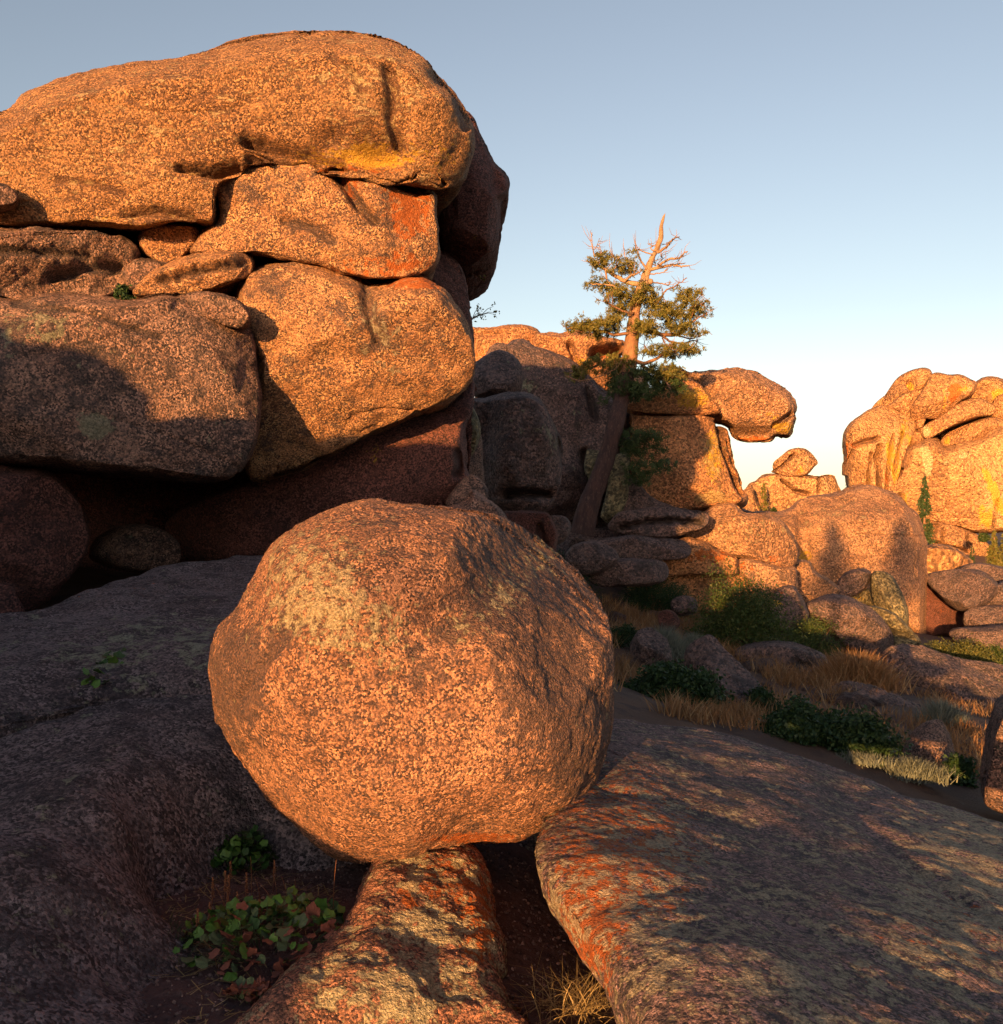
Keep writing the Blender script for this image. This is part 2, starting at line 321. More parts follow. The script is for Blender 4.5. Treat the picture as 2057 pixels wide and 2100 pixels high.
    for q in stains:                                 # (u, v, ru, rv, channel, amount[, rot])
        uu, vv = u-q[0], v-q[1]
        if len(q) > 6: ca, sa = cos(radians(q[6])), sin(radians(q[6])); uu, vv = uu*ca-vv*sa, uu*sa+vv*ca
        g = np.exp(-((uu/q[2])**2+(vv/q[3])**2)**1.5)*front
        st[:, 'oypd'.index(q[4])] += g*q[5]
    me = mesh(name, V-P0, Tri, mat); colattr(me, st)
    return add(name, me, tuple(P0), label=label, cat=cat, group=group, kind=kind)
def D_(*p): return C('D', *p)
def dabs(tag, *l):
    ox, oy, s = CROP[tag]; return [(ox+q[0]/s, oy+q[1]/s, q[2]/s, q[3]/s, *q[4:]) for q in l]
def crk(tag, *l):
    return [(C(tag, *pts), wd, dp) for pts, wd, dp in l]
# ------------------------------------------------------------------ ground
def rbf(ctrl):
    P = np.array(ctrl, float); X = P[:, :2]; n = len(P)
    def phi(r2): return .5*r2*np.log(r2+1e-9)
    A = np.zeros((n+3, n+3)); A[:n, :n] = phi(((X[:, None]-X[None])**2).sum(2))+np.eye(n)*1e-3
    A[:n, n:] = A[n:, :n].T*0+np.c_[np.ones(n), X]; A[n:, :n] = A[:n, n:].T
    wt = np.linalg.solve(A, np.r_[P[:, 2], 0, 0, 0])
    def f(x, y):
        q = np.stack([np.ravel(x), np.ravel(y)], 1); out = np.empty(len(q))
        for i in range(0, len(q), 20000):
            s = q[i:i+20000]; out[i:i+20000] = phi(((s[:, None]-X[None])**2).sum(2))@wt[:n]+wt[n]+s@wt[n+1:]
        return out.reshape(np.shape(x))
    return f
def W(u, v, D): a = pt('D', u, v, D); return tuple(a)
g_ctrl = [W(*q) for q in [(1250, 1330, 11), (1400, 1390, 9.5), (1600, 1440, 8.5), (1850, 1540, 7.5), (1150, 1170, 19), (1100, 1250, 14), (1300, 1250, 16),
    (1500, 1300, 14.5), (1700, 1350, 13), (1900, 1400, 12), (1050, 1110, 22), (1250, 1135, 25), (1400, 1185, 24), (1600, 1265, 22), (1800, 1285, 24), (1904, 1240, 30),
    (1750, 1200, 38), (1904, 1175, 42), (1500, 1120, 40), (1760, 1060, 70), (1904, 1095, 75), (1450, 1010, 75), (1150, 1000, 40)]]
g_ctrl += [(-4, 9, CZ-.8), (-8, 6, CZ-1), (0, 9, CZ-1.3), (2, 6, CZ-1.9), (0, 12, CZ-1.6), (-6, 14, CZ-.5), (5, 6, CZ-2.4), (0, 0, CZ-2), (-3, 0, CZ-1.9), (3, 1, CZ-2.3), (0, 3, CZ-2),
    (-3, 4, CZ-1.8), (0, -15, CZ-2.), (-15, -10, CZ-1.8), (15, -10, CZ-2.8), (0, -50, CZ-2.5), (50, -50, CZ-3), (-50, -40, CZ-2), (-50, 40, CZ+1), (-20, 30, CZ), (60, 30, CZ-7), (60, 80, CZ-6), (0, 80, CZ+.5), (-40, 100, CZ+1), (30, 110, CZ)]
g_raw = rbf(g_ctrl)
def ground_z(x, y):
    r = np.hypot(x, y); k = np.clip((r-100)/60, 0, 1); k = k*k*(3-2*k)
    s = np.minimum(1, 160/np.maximum(r, 1))
    z = g_raw(x*s, y*s)
    P = np.stack([np.ravel(x), np.ravel(y), np.zeros(np.size(x))], 1)
    nz = (fbm(P*.25, 3, 4)*.16+fbm(P*1.6, 3, 9)*.035).reshape(np.shape(x))
    return z*(1-k)+k*(CZ-3)+nz
rr = np.concatenate([[.01], np.geomspace(.8, 4500, 420)]); aa = np.concatenate([np.linspace(-40, 40, 330), np.linspace(40, 320, 120)[1:-1]])*pi/180
Rg, Ag = np.meshgrid(rr, aa, indexing='ij'); gx, gy = Rg*np.sin(Ag), Rg*np.cos(Ag); gz = ground_z(gx, gy)
def gridfaces(n, m, wrap=False):
    i = np.arange(n-1)[:, None]; j = np.arange(m if wrap else m-1)[None]; j2 = (j+1) % m
    return np.stack([(i*m+j)+0*j2, (i*m+j2), ((i+1)*m+j2), ((i+1)*m+j)+0*j2], -1).reshape(-1, 4)
me = mesh('ground', np.stack([gx, gy, gz], -1).reshape(-1, 3), gridfaces(len(rr), len(aa), True)[:, ::-1], M_ground)
add('ground', me, kind='structure')
def hit(u, v, tag='D'):
    """where the line of sight through a photo point meets the ground"""
    uu, vv = C(tag, (u, v))[0]; y = np.geomspace(2, 140, 3000); x = (uu-CU)/F*y; z = CZ-(vv-HV)/F*y
    s = z-ground_z(x, y); k = np.argmax(s < 0) if (s < 0).any() else len(y)-1
    return np.array([x[k], y[k], ground_z(x[k:k+1], y[k:k+1])[0]])
def hits(U, V):
    y = np.geomspace(5, 110, 260); out = []
    X = (U[:, None]-CU)/F*y; Z = CZ-(V[:, None]-HV)/F*y; Y = np.broadcast_to(y, X.shape); s = Z-ground_z(X, Y)
    k = np.argmax(s < 0, 1); ok = (s < 0).any(1); i = np.arange(len(U)); k0 = np.maximum(k-1, 0)
    f = np.clip(s[i, k0]/np.maximum(s[i, k0]-s[i, k], 1e-6), 0, 1); yy = y[k0]+(y[k]-y[k0])*f
    xx = (U-CU)/F*yy; return np.stack([xx, yy, ground_z(xx, yy)], 1)[ok]

# bedrock bowl at the left foreground
b_ctrl = [W(*q) for q in [(-400, 1470, 3.9), (-200, 1420, 3.9), (0, 1365, 4.0), (170, 1325, 4.1), (400, 1292, 4.3), (560, 1290, 4.4), (800, 1300, 4.4), (100, 1450, 3.3), (300, 1440, 3.4), (120, 1560, 2.85),
    (450, 1450, 3.6), (430, 1530, 3.4), (550, 1500, 3.55), (620, 1580, 3.4), (320, 1600, 3.12), (450, 1640, 3.35), (650, 1650, 3.35), (450, 1800, 2.76), (400, 1930, 2.4), (600, 1900, 2.46), (300, 1720, 3.0),
    (0, 1600, 2.65), (100, 1700, 2.48), (0, 1850, 2.15), (130, 1850, 2.3), (190, 1950, 2.15), (-200, 1944, 1.9), (230, 1560, 2.95), (-300, 1650, 2.6), (220, 1720, 2.62), (230, 1850, 2.45)]]
b_ctrl += [(-3.5, 5.2, CZ-1.2), (-2, 5.3, CZ-1.2), (-.8, 5.3, CZ-1.2), (.4, 5.3, CZ-1.3), (1, 4.4, CZ-1.4), (.2, 3.6, CZ-1.5), (.2, 2.8, CZ-1.5), (.2, 2, CZ-1.55), (.6, 2.5, CZ-1.6), (1, 3, CZ-1.6),
    (-.3, 1.4, CZ-1.35), (-.8, 1.2, CZ-1.3), (-1.6, 1, CZ-1.2), (.8, 1.4, CZ-1.6), (-3.4, 1, CZ-1.1), (-3.4, 3, CZ-.9)]
bf = rbf(b_ctrl)
nx, ny = 620, 600
bx, by = np.meshgrid(np.linspace(-3.6, 1.1, nx), 1.0+(np.linspace(0, 1, ny)**1.25)*4.6, indexing='ij')
bz = bf(bx, by); Pn = np.stack([bx.ravel(), by.ravel(), bz.ravel()], 1)
bz = bz+(fbm(Pn*1.3, 4, 2)*.035+fbm(Pn*np.array([9, 9, 3]), 4, 3, .6)*.010).reshape(bz.shape)
V = np.stack([bx, by, bz], -1).reshape(-1, 3)
me = mesh('bedrock', V-np.array([-1.2, 3, 0]), gridfaces(nx, ny), M_bowl); colattr(me, np.zeros((len(V), 4)))
add('bedrock', me, (-1.2, 3, 0), kind='structure')
# gravel soil that fills the pit
sx, sy = np.meshgrid(np.linspace(-1.9, 1.0, 420), np.linspace(1.5, 3.9, 360), indexing='ij')
Ps = np.stack([sx.ravel(), sy.ravel(), 0*sx.ravel()], 1)
def soil_z(x, y):
    P = np.stack([np.ravel(x), np.ravel(y), 0*np.ravel(x)], 1)
    return (CZ-1.235-.10*np.clip((P[:, 0]+.1)/.4, 0, 1)*2-.3*np.clip((P[:, 0]+.62)/.3, 0, 1)*np.clip((2.5-P[:, 1])/.4, 0, 1)+fbm(P*1.6, 3, 6)*.025).reshape(np.shape(x))
sz = soil_z(sx, sy).ravel()+np.abs(fbm(Ps*22, 3, 8, .7))*.012+np.abs(perlin(Ps*70, 3))*.004
me = mesh('gravel_soil', np.stack([sx.ravel(), sy.ravel(), sz], 1), gridfaces(420, 360), M_soil)
add('gravel_soil', me, kind='structure')
# loose grains on the soil
def scatter_stones(name, n, X0, X1, Y0, Y1, zf, r0, r1, mat, label=None):
    d, T = ico(1); x = rng.uniform(X0, X1, n); y = rng.uniform(Y0, Y1, n); z = zf(x, y); r = rng.uniform(r0, r1, n)*rng.uniform(.4, 1, n)
    s = rng.uniform(.6, 1.3, (n, 1, 3)); V = (d[None]*s*(1+rng.uniform(-.2, .2, (n, len(d), 1)))*r[:, None, None]+np.stack([x, y, z], 1)[:, None]).reshape(-1, 3)
    Fc = (T[None]+np.arange(n)[:, None, None]*len(d)).reshape(-1, 3)
    return add(name, mesh(name, V, Fc, mat, False), kind='stuff', label=label, cat='gravel')
M_pebble = leafmat('pebble', (.16, .10, .09), (.08, .055, .055), (.30, .19, .16), 0.)
scatter_stones('gravel', 9000, -1.75, .9, 1.6, 3.7, lambda x, y: soil_z(x, y)+.004, .003, .009, M_pebble, 'loose pink and grey gravel lying on the floor of the shaded pit')

# ------------------------------------------------------------------ foreground rocks
B = rock('balanced_boulder', 'huge round lichen-speckled boulder balanced on the narrow rock pedestal in the foreground',
     D_((395, 1250), (397, 1305), (412, 1360), (440, 1415), (470, 1455), (510, 1510), (560, 1560), (610, 1605), (660, 1632), (720, 1648), (770, 1656), (800, 1650), (850, 1622), (900, 1604), (950, 1600), (1000, 1590),
        (1050, 1562), (1090, 1532), (1130, 1482), (1158, 1410), (1164, 1325), (1166, 1245), (1156, 1168), (1122, 1100), (1068, 1042), (1000, 1002), (942, 978), (880, 968), (804, 960), (740, 956), (690, 955), (640, 965), (580, 990), (530, 1020), (500, 1055), (480, 1100), (450, 1150), (415, 1195)),
     3.3, .66, .62, lv=8, e=.88, grow=0, facets=0, cleft=0, planes=[((.64, -.32, .69), .84), ((.70, -.62, .42), .90)], mat=M_boulder, amp=.013, fine=.0065, freq=2.2, seed=11, cat='boulder',
     dabs=dabs('D', (840, 1640, 55, 30, -.10), (560, 1150, 120, 160, .05), (470, 1300, 60, 120, -.05), (985, 1060, 210, 80, -.42, 42), (1090, 1230, 80, 170, -.22), (1060, 1250, 90, 160, -.03), (720, 1500, 200, 120, .06), (880, 1565, 90, 30, -.04)),
     cracks=[(D_((560, 1180), (500, 1260), (455, 1330)), 14, .02)],
     stains=dabs('D', (600, 1100, 140, 120, 'p', .7), (700, 1200, 180, 90, 'p', .5), (985, 1070, 190, 75, 'd', 1.2, 40), (980, 1100, 160, 50, 'p', .6, 40), (450, 1290, 55, 130, 'd', 1.1), (1020, 1270, 110, 190, 'd', .9), (1100, 1400, 60, 160, 'd', .9), (820, 1250, 60, 60, 'd', .6),  # dark patches on the right put the boulder's shading into its colour
                 (900, 1590, 120, 14, 'o', 1.2), (480, 1360, 90, 40, 'o', .35)))
rock('rock_pedestal', 'lichen-crusted stone pedestal holding up the big round boulder',
     C('Q', (560, 260), (720, 262), (780, 330), (850, 370), (900, 440), (950, 520), (1000, 650), (1035, 850), (1075, 980), (1090, 1100), (1050, 1200), (1110, 1300), (1170, 1428), (1200, 1700), (-650, 1700), (-560, 1428), (-300, 1150), (-120, 960), (40, 760), (130, 590), (170, 470), (300, 420), (430, 380)),
     2.68, .13, .55, lv=8, e=.80, n=(.10, -.14, 1), facets=0, mat=M_ped, amp=.05, freq=1.9, fine=.012, seed=21, fix=False, c=C('Q', (480, 1000))[0], cat='boulder',
     stains=dabs('Q', (700, 500, 330, 220, 'o', .8), (900, 850, 150, 260, 'o', 1.1), (420, 650, 60, 160, 'o', .8), (520, 800, 300, 130, 'p', .7), (300, 1200, 500, 240, 'p', .5), (470, 480, 40, 120, 'p', .8)))
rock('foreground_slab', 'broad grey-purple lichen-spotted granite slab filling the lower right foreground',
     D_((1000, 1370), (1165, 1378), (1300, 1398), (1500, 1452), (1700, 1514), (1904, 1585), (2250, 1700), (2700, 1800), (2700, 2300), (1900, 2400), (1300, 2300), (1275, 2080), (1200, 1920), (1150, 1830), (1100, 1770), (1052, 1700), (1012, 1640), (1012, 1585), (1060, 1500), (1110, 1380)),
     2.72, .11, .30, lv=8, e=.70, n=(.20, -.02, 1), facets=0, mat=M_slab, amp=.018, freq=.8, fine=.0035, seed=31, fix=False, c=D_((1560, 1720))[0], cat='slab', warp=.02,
     stains=dabs('D', (1180, 1620, 190, 200, 'o', 1.0), (1120, 1800, 60, 160, 'o', .9), (1800, 1800, 250, 150, 'o', .5), (1150, 1700, 200, 200, 'p', .35), (1500, 1850, 220, 200, 'p', .3), (1850, 1650, 140, 200, 'p', .5), (1850, 1650, 160, 200, 'o', .15), (1400, 1500, 250, 120, 'd', .3)))  # orange patches paint warm sunlight into the colour; pale at right adds to it
rock('bedrock_hump', 'low dark bedrock hump behind the small green plant left of the round boulder',
     D_((-500, 1260), (0, 1195), (160, 1135), (300, 1085), (480, 1072), (700, 1080), (820, 1180), (760, 1300), (560, 1345), (380, 1335), (180, 1345), (0, 1390), (-500, 1500)),
     5.4, .14, 1.0, lv=7, e=.7, n=(.02, -.095, 1), mat=M_bowl, amp=.02, fine=.006, seed=41, fix=False, c=D_((330, 1200))[0], cat='slab',
     stains=dabs('D', (250, 1120, 250, 40, 'o', .5), (330, 1230, 300, 60, 'p', .5)))

# ------------------------------------------------------------------ the great stack on the left
G_ST = 'boulders piled up in the tall left stack'
rock('capstone', 'enormous dome-shaped capstone with flaky tan surface on top of the left stack',
     D_((-700, 560), (-600, 330), (-300, 290), (0, 218), (60, 182), (150, 145), (250, 125), (350, 111), (450, 86), (540, 72), (640, 65), (720, 73), (790, 105), (840, 150), (875, 200), (897, 262), (884, 318), (868, 348), (815, 358), (770, 350),
        (705, 330), (640, 316), (560, 314), (490, 322), (440, 345), (424, 372), (420, 405), (408, 432), (345, 425), (270, 440), (200, 436), (60, 440), (-200, 460), (-700, 620)),
     9.2, 1.55, 3.6, lv=8, e=.70, mat=M_cap, amp=.030, freq=.8, fine=.006, seed=51, group=G_ST, c=D_((380, 270))[0], warp=.02,
     dabs=dabs('A', (1380, 470, 110, 90, .0), (1180, 540, 200, 42, -.42), (1370, 560, 90, 70, -.40), (1560, 480, 90, 130, .22), (1300, 330, 190, 90, .16), (600, 660, 190, 80, .22), (790, 610, 90, 30, -.30), (1560, 250, 50, 190, -.25, -30), (1440, 440, 40, 110, -.3), (1300, 440, 150, 60, .25), (1180, 480, 60, 30, -.3), (1500, 380, 60, 60, .2), (1400, 300, 30, 200, -.12, -20)),
     cracks=crk('A', ([(870, 495), (980, 520), (1100, 535), (1200, 560)], 8, .14), ([(640, 600), (740, 605), (830, 585)], 8, .12), ([(1380, 240), (1395, 330), (1385, 420), (1410, 500)], 9, .09), ([(1540, 250), (1620, 340), (1650, 450)], 8, .09), ([(880, 560), (960, 550), (1060, 570), (1150, 600)], 6, .08), ([(200, 640), (330, 650), (440, 690)], 6, .04), ([(440, 760), (560, 750), (680, 770)], 7, .07), ([(1180, 200), (1260, 260), (1290, 340)], 6, .04)),
     stains=dabs('A', (1200, 540, 260, 50, 'y', 1.0), (1250, 585, 260, 30, 'o', 1.0), (1560, 560, 110, 130, 'y', .75), (1350, 500, 120, 120, 'y', .6), (420, 790, 200, 40, 'y', .7), (1350, 300, 250, 140, 'p', .25), (1250, 450, 120, 60, 'd', .4), (800, 620, 120, 30, 'd', .5)))
rock('shaded_boulder', 'dark shaded boulder jutting out behind the right end of the capstone',
     D_((830, 230), (876, 210), (905, 245), (930, 300), (948, 322), (962, 342), (960, 368), (946, 385), (947, 440), (941, 470), (920, 488), (882, 503), (850, 485), (830, 440), (820, 380)),
     11, .9, 2.5, lv=7, e=.75, mat=M_red, amp=.03, fine=.006, seed=61, group=G_ST, c=D_((888, 360))[0], dabs=dabs('A', (1760, 640, 20, 40, -.3), (1700, 700, 60, 100, .1)),
     stains=dabs('A', (1700, 860, 60, 60, 'y', .7)))
rock('ledge_boulder', 'orange-streaked middle boulder wedged right under the capstone',
     D_((412, 350), (455, 318), (540, 303), (600, 308), (650, 320), (700, 332), (762, 356), (820, 362), (824, 400), (828, 450), (826, 490), (790, 515), (700, 520), (600, 500), (530, 488), (450, 478), (372, 482), (366, 470), (390, 440), (418, 420), (420, 385)),
     9.1, 1.2, 2, lv=7, e=.62, mat=M_stack, amp=.03, fine=.006, seed=71, group=G_ST, c=D_((610, 410))[0],
     dabs=dabs('A', (1480, 700, 60, 120, -.28), (1100, 960, 500, 60, -.35), (1250, 700, 90, 90, .10), (880, 660, 120, 80, .10), (1400, 800, 40, 120, -.10), (1000, 770, 90, 40, -.1)),
     cracks=crk('A', ([(1190, 610), (1250, 700), (1330, 780)], 9, .12), ([(1000, 780), (1100, 800), (1180, 850)], 8, .06)),
     stains=dabs('A', (1450, 720, 100, 170, 'o', 1.2), (1240, 640, 60, 70, 'o', .9), (1350, 940, 280, 50, 'o', .9), (1000, 870, 300, 50, 'y', .6), (950, 650, 120, 60, 'd', .6), (1380, 750, 60, 120, 'd', .5)))
rock('wedge_stone', 'small rounded stone pinched in the gap under the capstone', C('A', (500, 830), (560, 795), (640, 795), (700, 810), (700, 850), (650, 900), (620, 935), (560, 920), (510, 890)), 8.9, .4, lv=6, mat=M_stack, group=G_ST, amp=.04, fine=.01)
rock('wedge_stone', 'flat tapered stone lying below the pinched stone in the stack', C('A', (480, 1040), (540, 970), (640, 925), (740, 898), (840, 895), (895, 925), (880, 980), (800, 1010), (680, 1040), (560, 1050)), 8.7, .6, lv=6, mat=M_stack, group=G_ST, amp=.05, fine=.012,
     cracks=crk('A', ([(560, 1000), (700, 960), (860, 930)], 8, .08)))
rock('wedge_stone', 'dark little stone beside the green tuft in the stack gap', C('A', (440, 960), (480, 920), (560, 930), (620, 950), (560, 1010), (500, 1030), (450, 1010)), 8.8, .35, lv=5, mat=M_stackdark, group=G_ST, amp=.05)
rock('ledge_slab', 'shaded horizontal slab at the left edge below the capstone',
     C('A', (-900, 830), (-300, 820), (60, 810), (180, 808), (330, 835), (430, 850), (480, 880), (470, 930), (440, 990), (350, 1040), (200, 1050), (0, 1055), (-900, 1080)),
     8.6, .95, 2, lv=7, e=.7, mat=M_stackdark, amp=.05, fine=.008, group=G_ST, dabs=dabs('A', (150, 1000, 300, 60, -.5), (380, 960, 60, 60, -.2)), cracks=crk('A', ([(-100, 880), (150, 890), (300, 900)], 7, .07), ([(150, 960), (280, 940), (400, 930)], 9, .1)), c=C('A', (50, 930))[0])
rock('wedge_stone', 'small dark stone at the far left edge beneath the capstone', D_((-60, 340), (0, 350), (22, 362), (30, 376), (10, 386), (-60, 392)), 7.9, .3, lv=5, mat=M_stackdark, group=G_ST)
rock('overhanging_boulder', 'big blunt overhanging boulder at left with a round grey lichen disc',
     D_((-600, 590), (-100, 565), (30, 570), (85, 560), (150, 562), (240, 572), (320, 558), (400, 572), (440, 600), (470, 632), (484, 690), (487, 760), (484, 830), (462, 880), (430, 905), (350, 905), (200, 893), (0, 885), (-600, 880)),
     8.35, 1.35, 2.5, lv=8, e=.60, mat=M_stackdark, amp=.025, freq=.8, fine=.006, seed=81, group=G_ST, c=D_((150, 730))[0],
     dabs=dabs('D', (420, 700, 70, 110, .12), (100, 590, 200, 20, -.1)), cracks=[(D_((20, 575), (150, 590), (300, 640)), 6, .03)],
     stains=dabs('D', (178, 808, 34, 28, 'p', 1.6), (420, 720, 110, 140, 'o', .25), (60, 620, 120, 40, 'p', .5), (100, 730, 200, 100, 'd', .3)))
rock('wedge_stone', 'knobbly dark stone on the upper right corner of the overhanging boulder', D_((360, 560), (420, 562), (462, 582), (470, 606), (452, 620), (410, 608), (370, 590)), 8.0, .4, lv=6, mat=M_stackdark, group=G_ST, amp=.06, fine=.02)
rock('sunlit_block', 'large sunlit bulging block in the centre of the left stack',
     D_((452, 548), (480, 512), (540, 497), (600, 505), (660, 525), (720, 545), (765, 532), (800, 530), (838, 556), (870, 592), (893, 640), (899, 680), (890, 722), (850, 757), (780, 786), (700, 822), (640, 850), (560, 890), (490, 905), (470, 860), (478, 760), (482, 680), (456, 610)),
     9.3, 1.35, 2, lv=8, e=.62, mat=M_stack, amp=.03, freq=1.1, fine=.005, seed=91, group=G_ST, c=D_((670, 690))[0], warp=.02,
     dabs=dabs('B', (1080, 260, 140, 90, .26), (1180, 400, 110, 45, -.22), (1300, 190, 40, 110, -.16, 10), (1000, 560, 130, 200, -.28), (1450, 330, 150, 190, .15), (950, 150, 110, 60, .1)),
     cracks=crk('B', ([(1290, 150), (1310, 250), (1350, 340)], 10, .06)),
     stains=dabs('B', (1480, 130, 170, 45, 'o', 1.3), (1250, 100, 80, 30, 'o', .6), (960, 140, 120, 70, 'd', .6), (1320, 260, 60, 160, 'd', .35), (1350, 330, 150, 200, 'p', .4), (1550, 500, 140, 130, 'o', .35)))
rock('pillar_boulder', 'dark rounded rear pillar showing at the right edge of the stack',
     D_((760, 470), (830, 478), (865, 500), (885, 550), (893, 620), (893, 700), (898, 740), (890, 800), (880, 900), (780, 900), (700, 700)), 10.6, .85, 2, lv=7, e=.8, mat=M_red, group=G_ST, amp=.03, fine=.006)
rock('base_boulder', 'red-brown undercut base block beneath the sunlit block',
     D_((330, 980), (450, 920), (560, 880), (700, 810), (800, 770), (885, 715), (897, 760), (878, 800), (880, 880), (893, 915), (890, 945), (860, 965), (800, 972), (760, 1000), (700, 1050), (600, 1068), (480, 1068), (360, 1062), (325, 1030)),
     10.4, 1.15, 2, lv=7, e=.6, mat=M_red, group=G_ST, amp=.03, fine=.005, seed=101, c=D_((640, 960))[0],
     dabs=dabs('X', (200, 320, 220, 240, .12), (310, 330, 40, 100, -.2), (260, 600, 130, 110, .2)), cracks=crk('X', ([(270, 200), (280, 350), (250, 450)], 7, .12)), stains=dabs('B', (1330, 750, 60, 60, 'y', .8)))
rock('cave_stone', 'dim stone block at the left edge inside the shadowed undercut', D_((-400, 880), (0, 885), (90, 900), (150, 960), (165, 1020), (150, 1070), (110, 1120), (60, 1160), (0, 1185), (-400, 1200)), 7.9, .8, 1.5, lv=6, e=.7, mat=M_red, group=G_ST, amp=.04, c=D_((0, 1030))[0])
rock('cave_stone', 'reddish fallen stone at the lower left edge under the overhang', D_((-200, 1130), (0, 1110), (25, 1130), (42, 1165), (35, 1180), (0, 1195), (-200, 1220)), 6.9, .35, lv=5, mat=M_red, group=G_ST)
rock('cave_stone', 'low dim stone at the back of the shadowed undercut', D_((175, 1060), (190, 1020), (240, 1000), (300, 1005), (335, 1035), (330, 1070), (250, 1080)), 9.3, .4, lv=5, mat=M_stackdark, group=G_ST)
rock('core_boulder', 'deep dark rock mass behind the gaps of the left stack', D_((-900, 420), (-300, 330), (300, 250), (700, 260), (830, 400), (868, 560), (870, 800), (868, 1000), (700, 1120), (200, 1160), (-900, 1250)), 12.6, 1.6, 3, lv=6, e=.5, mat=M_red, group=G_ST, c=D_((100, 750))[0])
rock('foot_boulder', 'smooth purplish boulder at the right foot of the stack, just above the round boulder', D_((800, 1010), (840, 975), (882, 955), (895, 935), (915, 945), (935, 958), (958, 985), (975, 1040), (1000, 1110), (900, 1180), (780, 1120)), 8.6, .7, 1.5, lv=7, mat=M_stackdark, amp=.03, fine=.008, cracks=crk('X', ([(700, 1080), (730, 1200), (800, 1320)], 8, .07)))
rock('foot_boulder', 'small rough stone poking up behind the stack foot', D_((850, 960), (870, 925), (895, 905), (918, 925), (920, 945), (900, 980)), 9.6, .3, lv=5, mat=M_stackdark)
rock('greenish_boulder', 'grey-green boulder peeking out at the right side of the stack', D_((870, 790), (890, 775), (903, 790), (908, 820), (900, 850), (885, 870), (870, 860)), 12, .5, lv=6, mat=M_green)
# unseen rocks added left of and behind the camera to shade stack and bowl
CASTERS = True
if CASTERS:
    def block(name, label, x, y, z0, h, rx, ry, mat, seed, lv=6):
        d, T = ico(lv); V = np.sign(d)*np.abs(d)**.72*np.array([rx, ry, h/2]); V = V*(1+fbm(d*1.6, 4, seed)[:, None]*.13)
        V = V+vnorm(V, T)*(fbm(V*2.5, 3, seed+4)*.03)[:, None]
        me = mesh(name, V, T, mat); colattr(me, np.zeros((len(V), 4))); add(name, me, (x, y, CZ+z0+h/2), label=label, cat='boulder')
    block('shade_boulder', 'tall weathered boulder added unseen outside the left edge to shade the stack', -7.9, .6, -1.6, 4.0, 2.4, 2.1, M_stackdark, 3)
    block('shade_boulder', 'low weathered boulder added unseen outside the left edge to shade the stack base', -4.1, 1.0, -1.5, 3.0, 1.65, 1.7, M_stackdark, 5)
    block('shade_boulder', 'flat-topped knee-high boulder added unseen behind the camera at left to shade the bedrock bowl', -3.9, -1.5, -1.9, 1.68, 1.35, 1.2, M_stackdark, 8)
    block('shade_boulder', 'lowest flat slab added unseen behind the camera to shade the pit', -2.8, -1.6, -2.1, 1.45, 1.0, .9, M_stackdark, 9)

# ------------------------------------------------------------------ middle distance: cliff with the old tree
G_CL = 'rocks of the cliff behind the big stack'
def mr(name, label, tag, pts, D, T, **k):
    k.setdefault('lv', 6); k.setdefault('amp', .035); k.setdefault('fine', .008); k.setdefault('group', G_CL); k.setdefault('mat', M_mid)
    return rock(name, label, C(tag, *pts), D, T, **k)
mr('ridge_rock', 'smooth sunlit orange ridge at the skyline directly right of the stack', 'M', [(-200, 60), (20, 50), (100, 60), (190, 60), (280, 45), (370, 36), (470, 45), (540, 85), (590, 150), (640, 190), (650, 260), (500, 300), (300, 330), (100, 320), (40, 310), (-200, 330)], 31, 2.0, mat=M_orange, lv=7, e=.6,
   dabs=dabs('M', (150, 90, 100, 25, -.5), (600, 180, 40, 40, -.4)), stains=dabs('M', (200, 260, 250, 60, 'o', .9)), c=C('M', (260, 180))[0])
mr('ridge_rock', 'sunlit ridge rock on the skyline left of the old tree', 'M', [(540, 110), (640, 103), (740, 108), (800, 92), (880, 95), (1000, 120), (1120, 140), (1200, 150), (1215, 200), (1180, 240), (1100, 260), (1160, 330), (1200, 450), (1100, 520), (900, 520), (700, 480), (560, 400), (520, 250)], 29.5, 2.0, mat=M_orange, lv=7, e=.6,
   cracks=crk('M', ([(800, 190), (850, 330), (880, 420)], 6, .3), ([(1000, 230), (1080, 215), (1190, 190)], 9, .8)), stains=dabs('M', (1080, 245, 110, 30, 'o', 1.2), (900, 300, 130, 60, 'y', .9)))
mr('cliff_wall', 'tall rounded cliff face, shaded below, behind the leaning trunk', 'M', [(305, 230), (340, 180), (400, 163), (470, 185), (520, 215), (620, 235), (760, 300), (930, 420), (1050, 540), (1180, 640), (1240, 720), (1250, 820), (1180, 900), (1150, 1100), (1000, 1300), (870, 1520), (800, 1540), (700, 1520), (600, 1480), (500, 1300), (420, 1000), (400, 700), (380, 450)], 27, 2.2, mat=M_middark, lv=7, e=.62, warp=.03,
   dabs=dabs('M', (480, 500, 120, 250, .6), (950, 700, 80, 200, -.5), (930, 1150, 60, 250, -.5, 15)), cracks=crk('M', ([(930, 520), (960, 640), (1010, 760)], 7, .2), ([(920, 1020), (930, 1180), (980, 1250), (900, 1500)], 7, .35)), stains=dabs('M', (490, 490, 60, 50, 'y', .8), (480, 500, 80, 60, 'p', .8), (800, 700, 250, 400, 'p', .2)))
mr('round_boulder', 'round shaded boulder resting against the cliff beside the stack', 'M', [(45, 350), (100, 310), (160, 270), (220, 242), (290, 245), (350, 290), (390, 350), (408, 430), (400, 510), (360, 570), (280, 585), (180, 575), (80, 570), (40, 500)], 20, 1.0, mat=M_middark, e=.85)
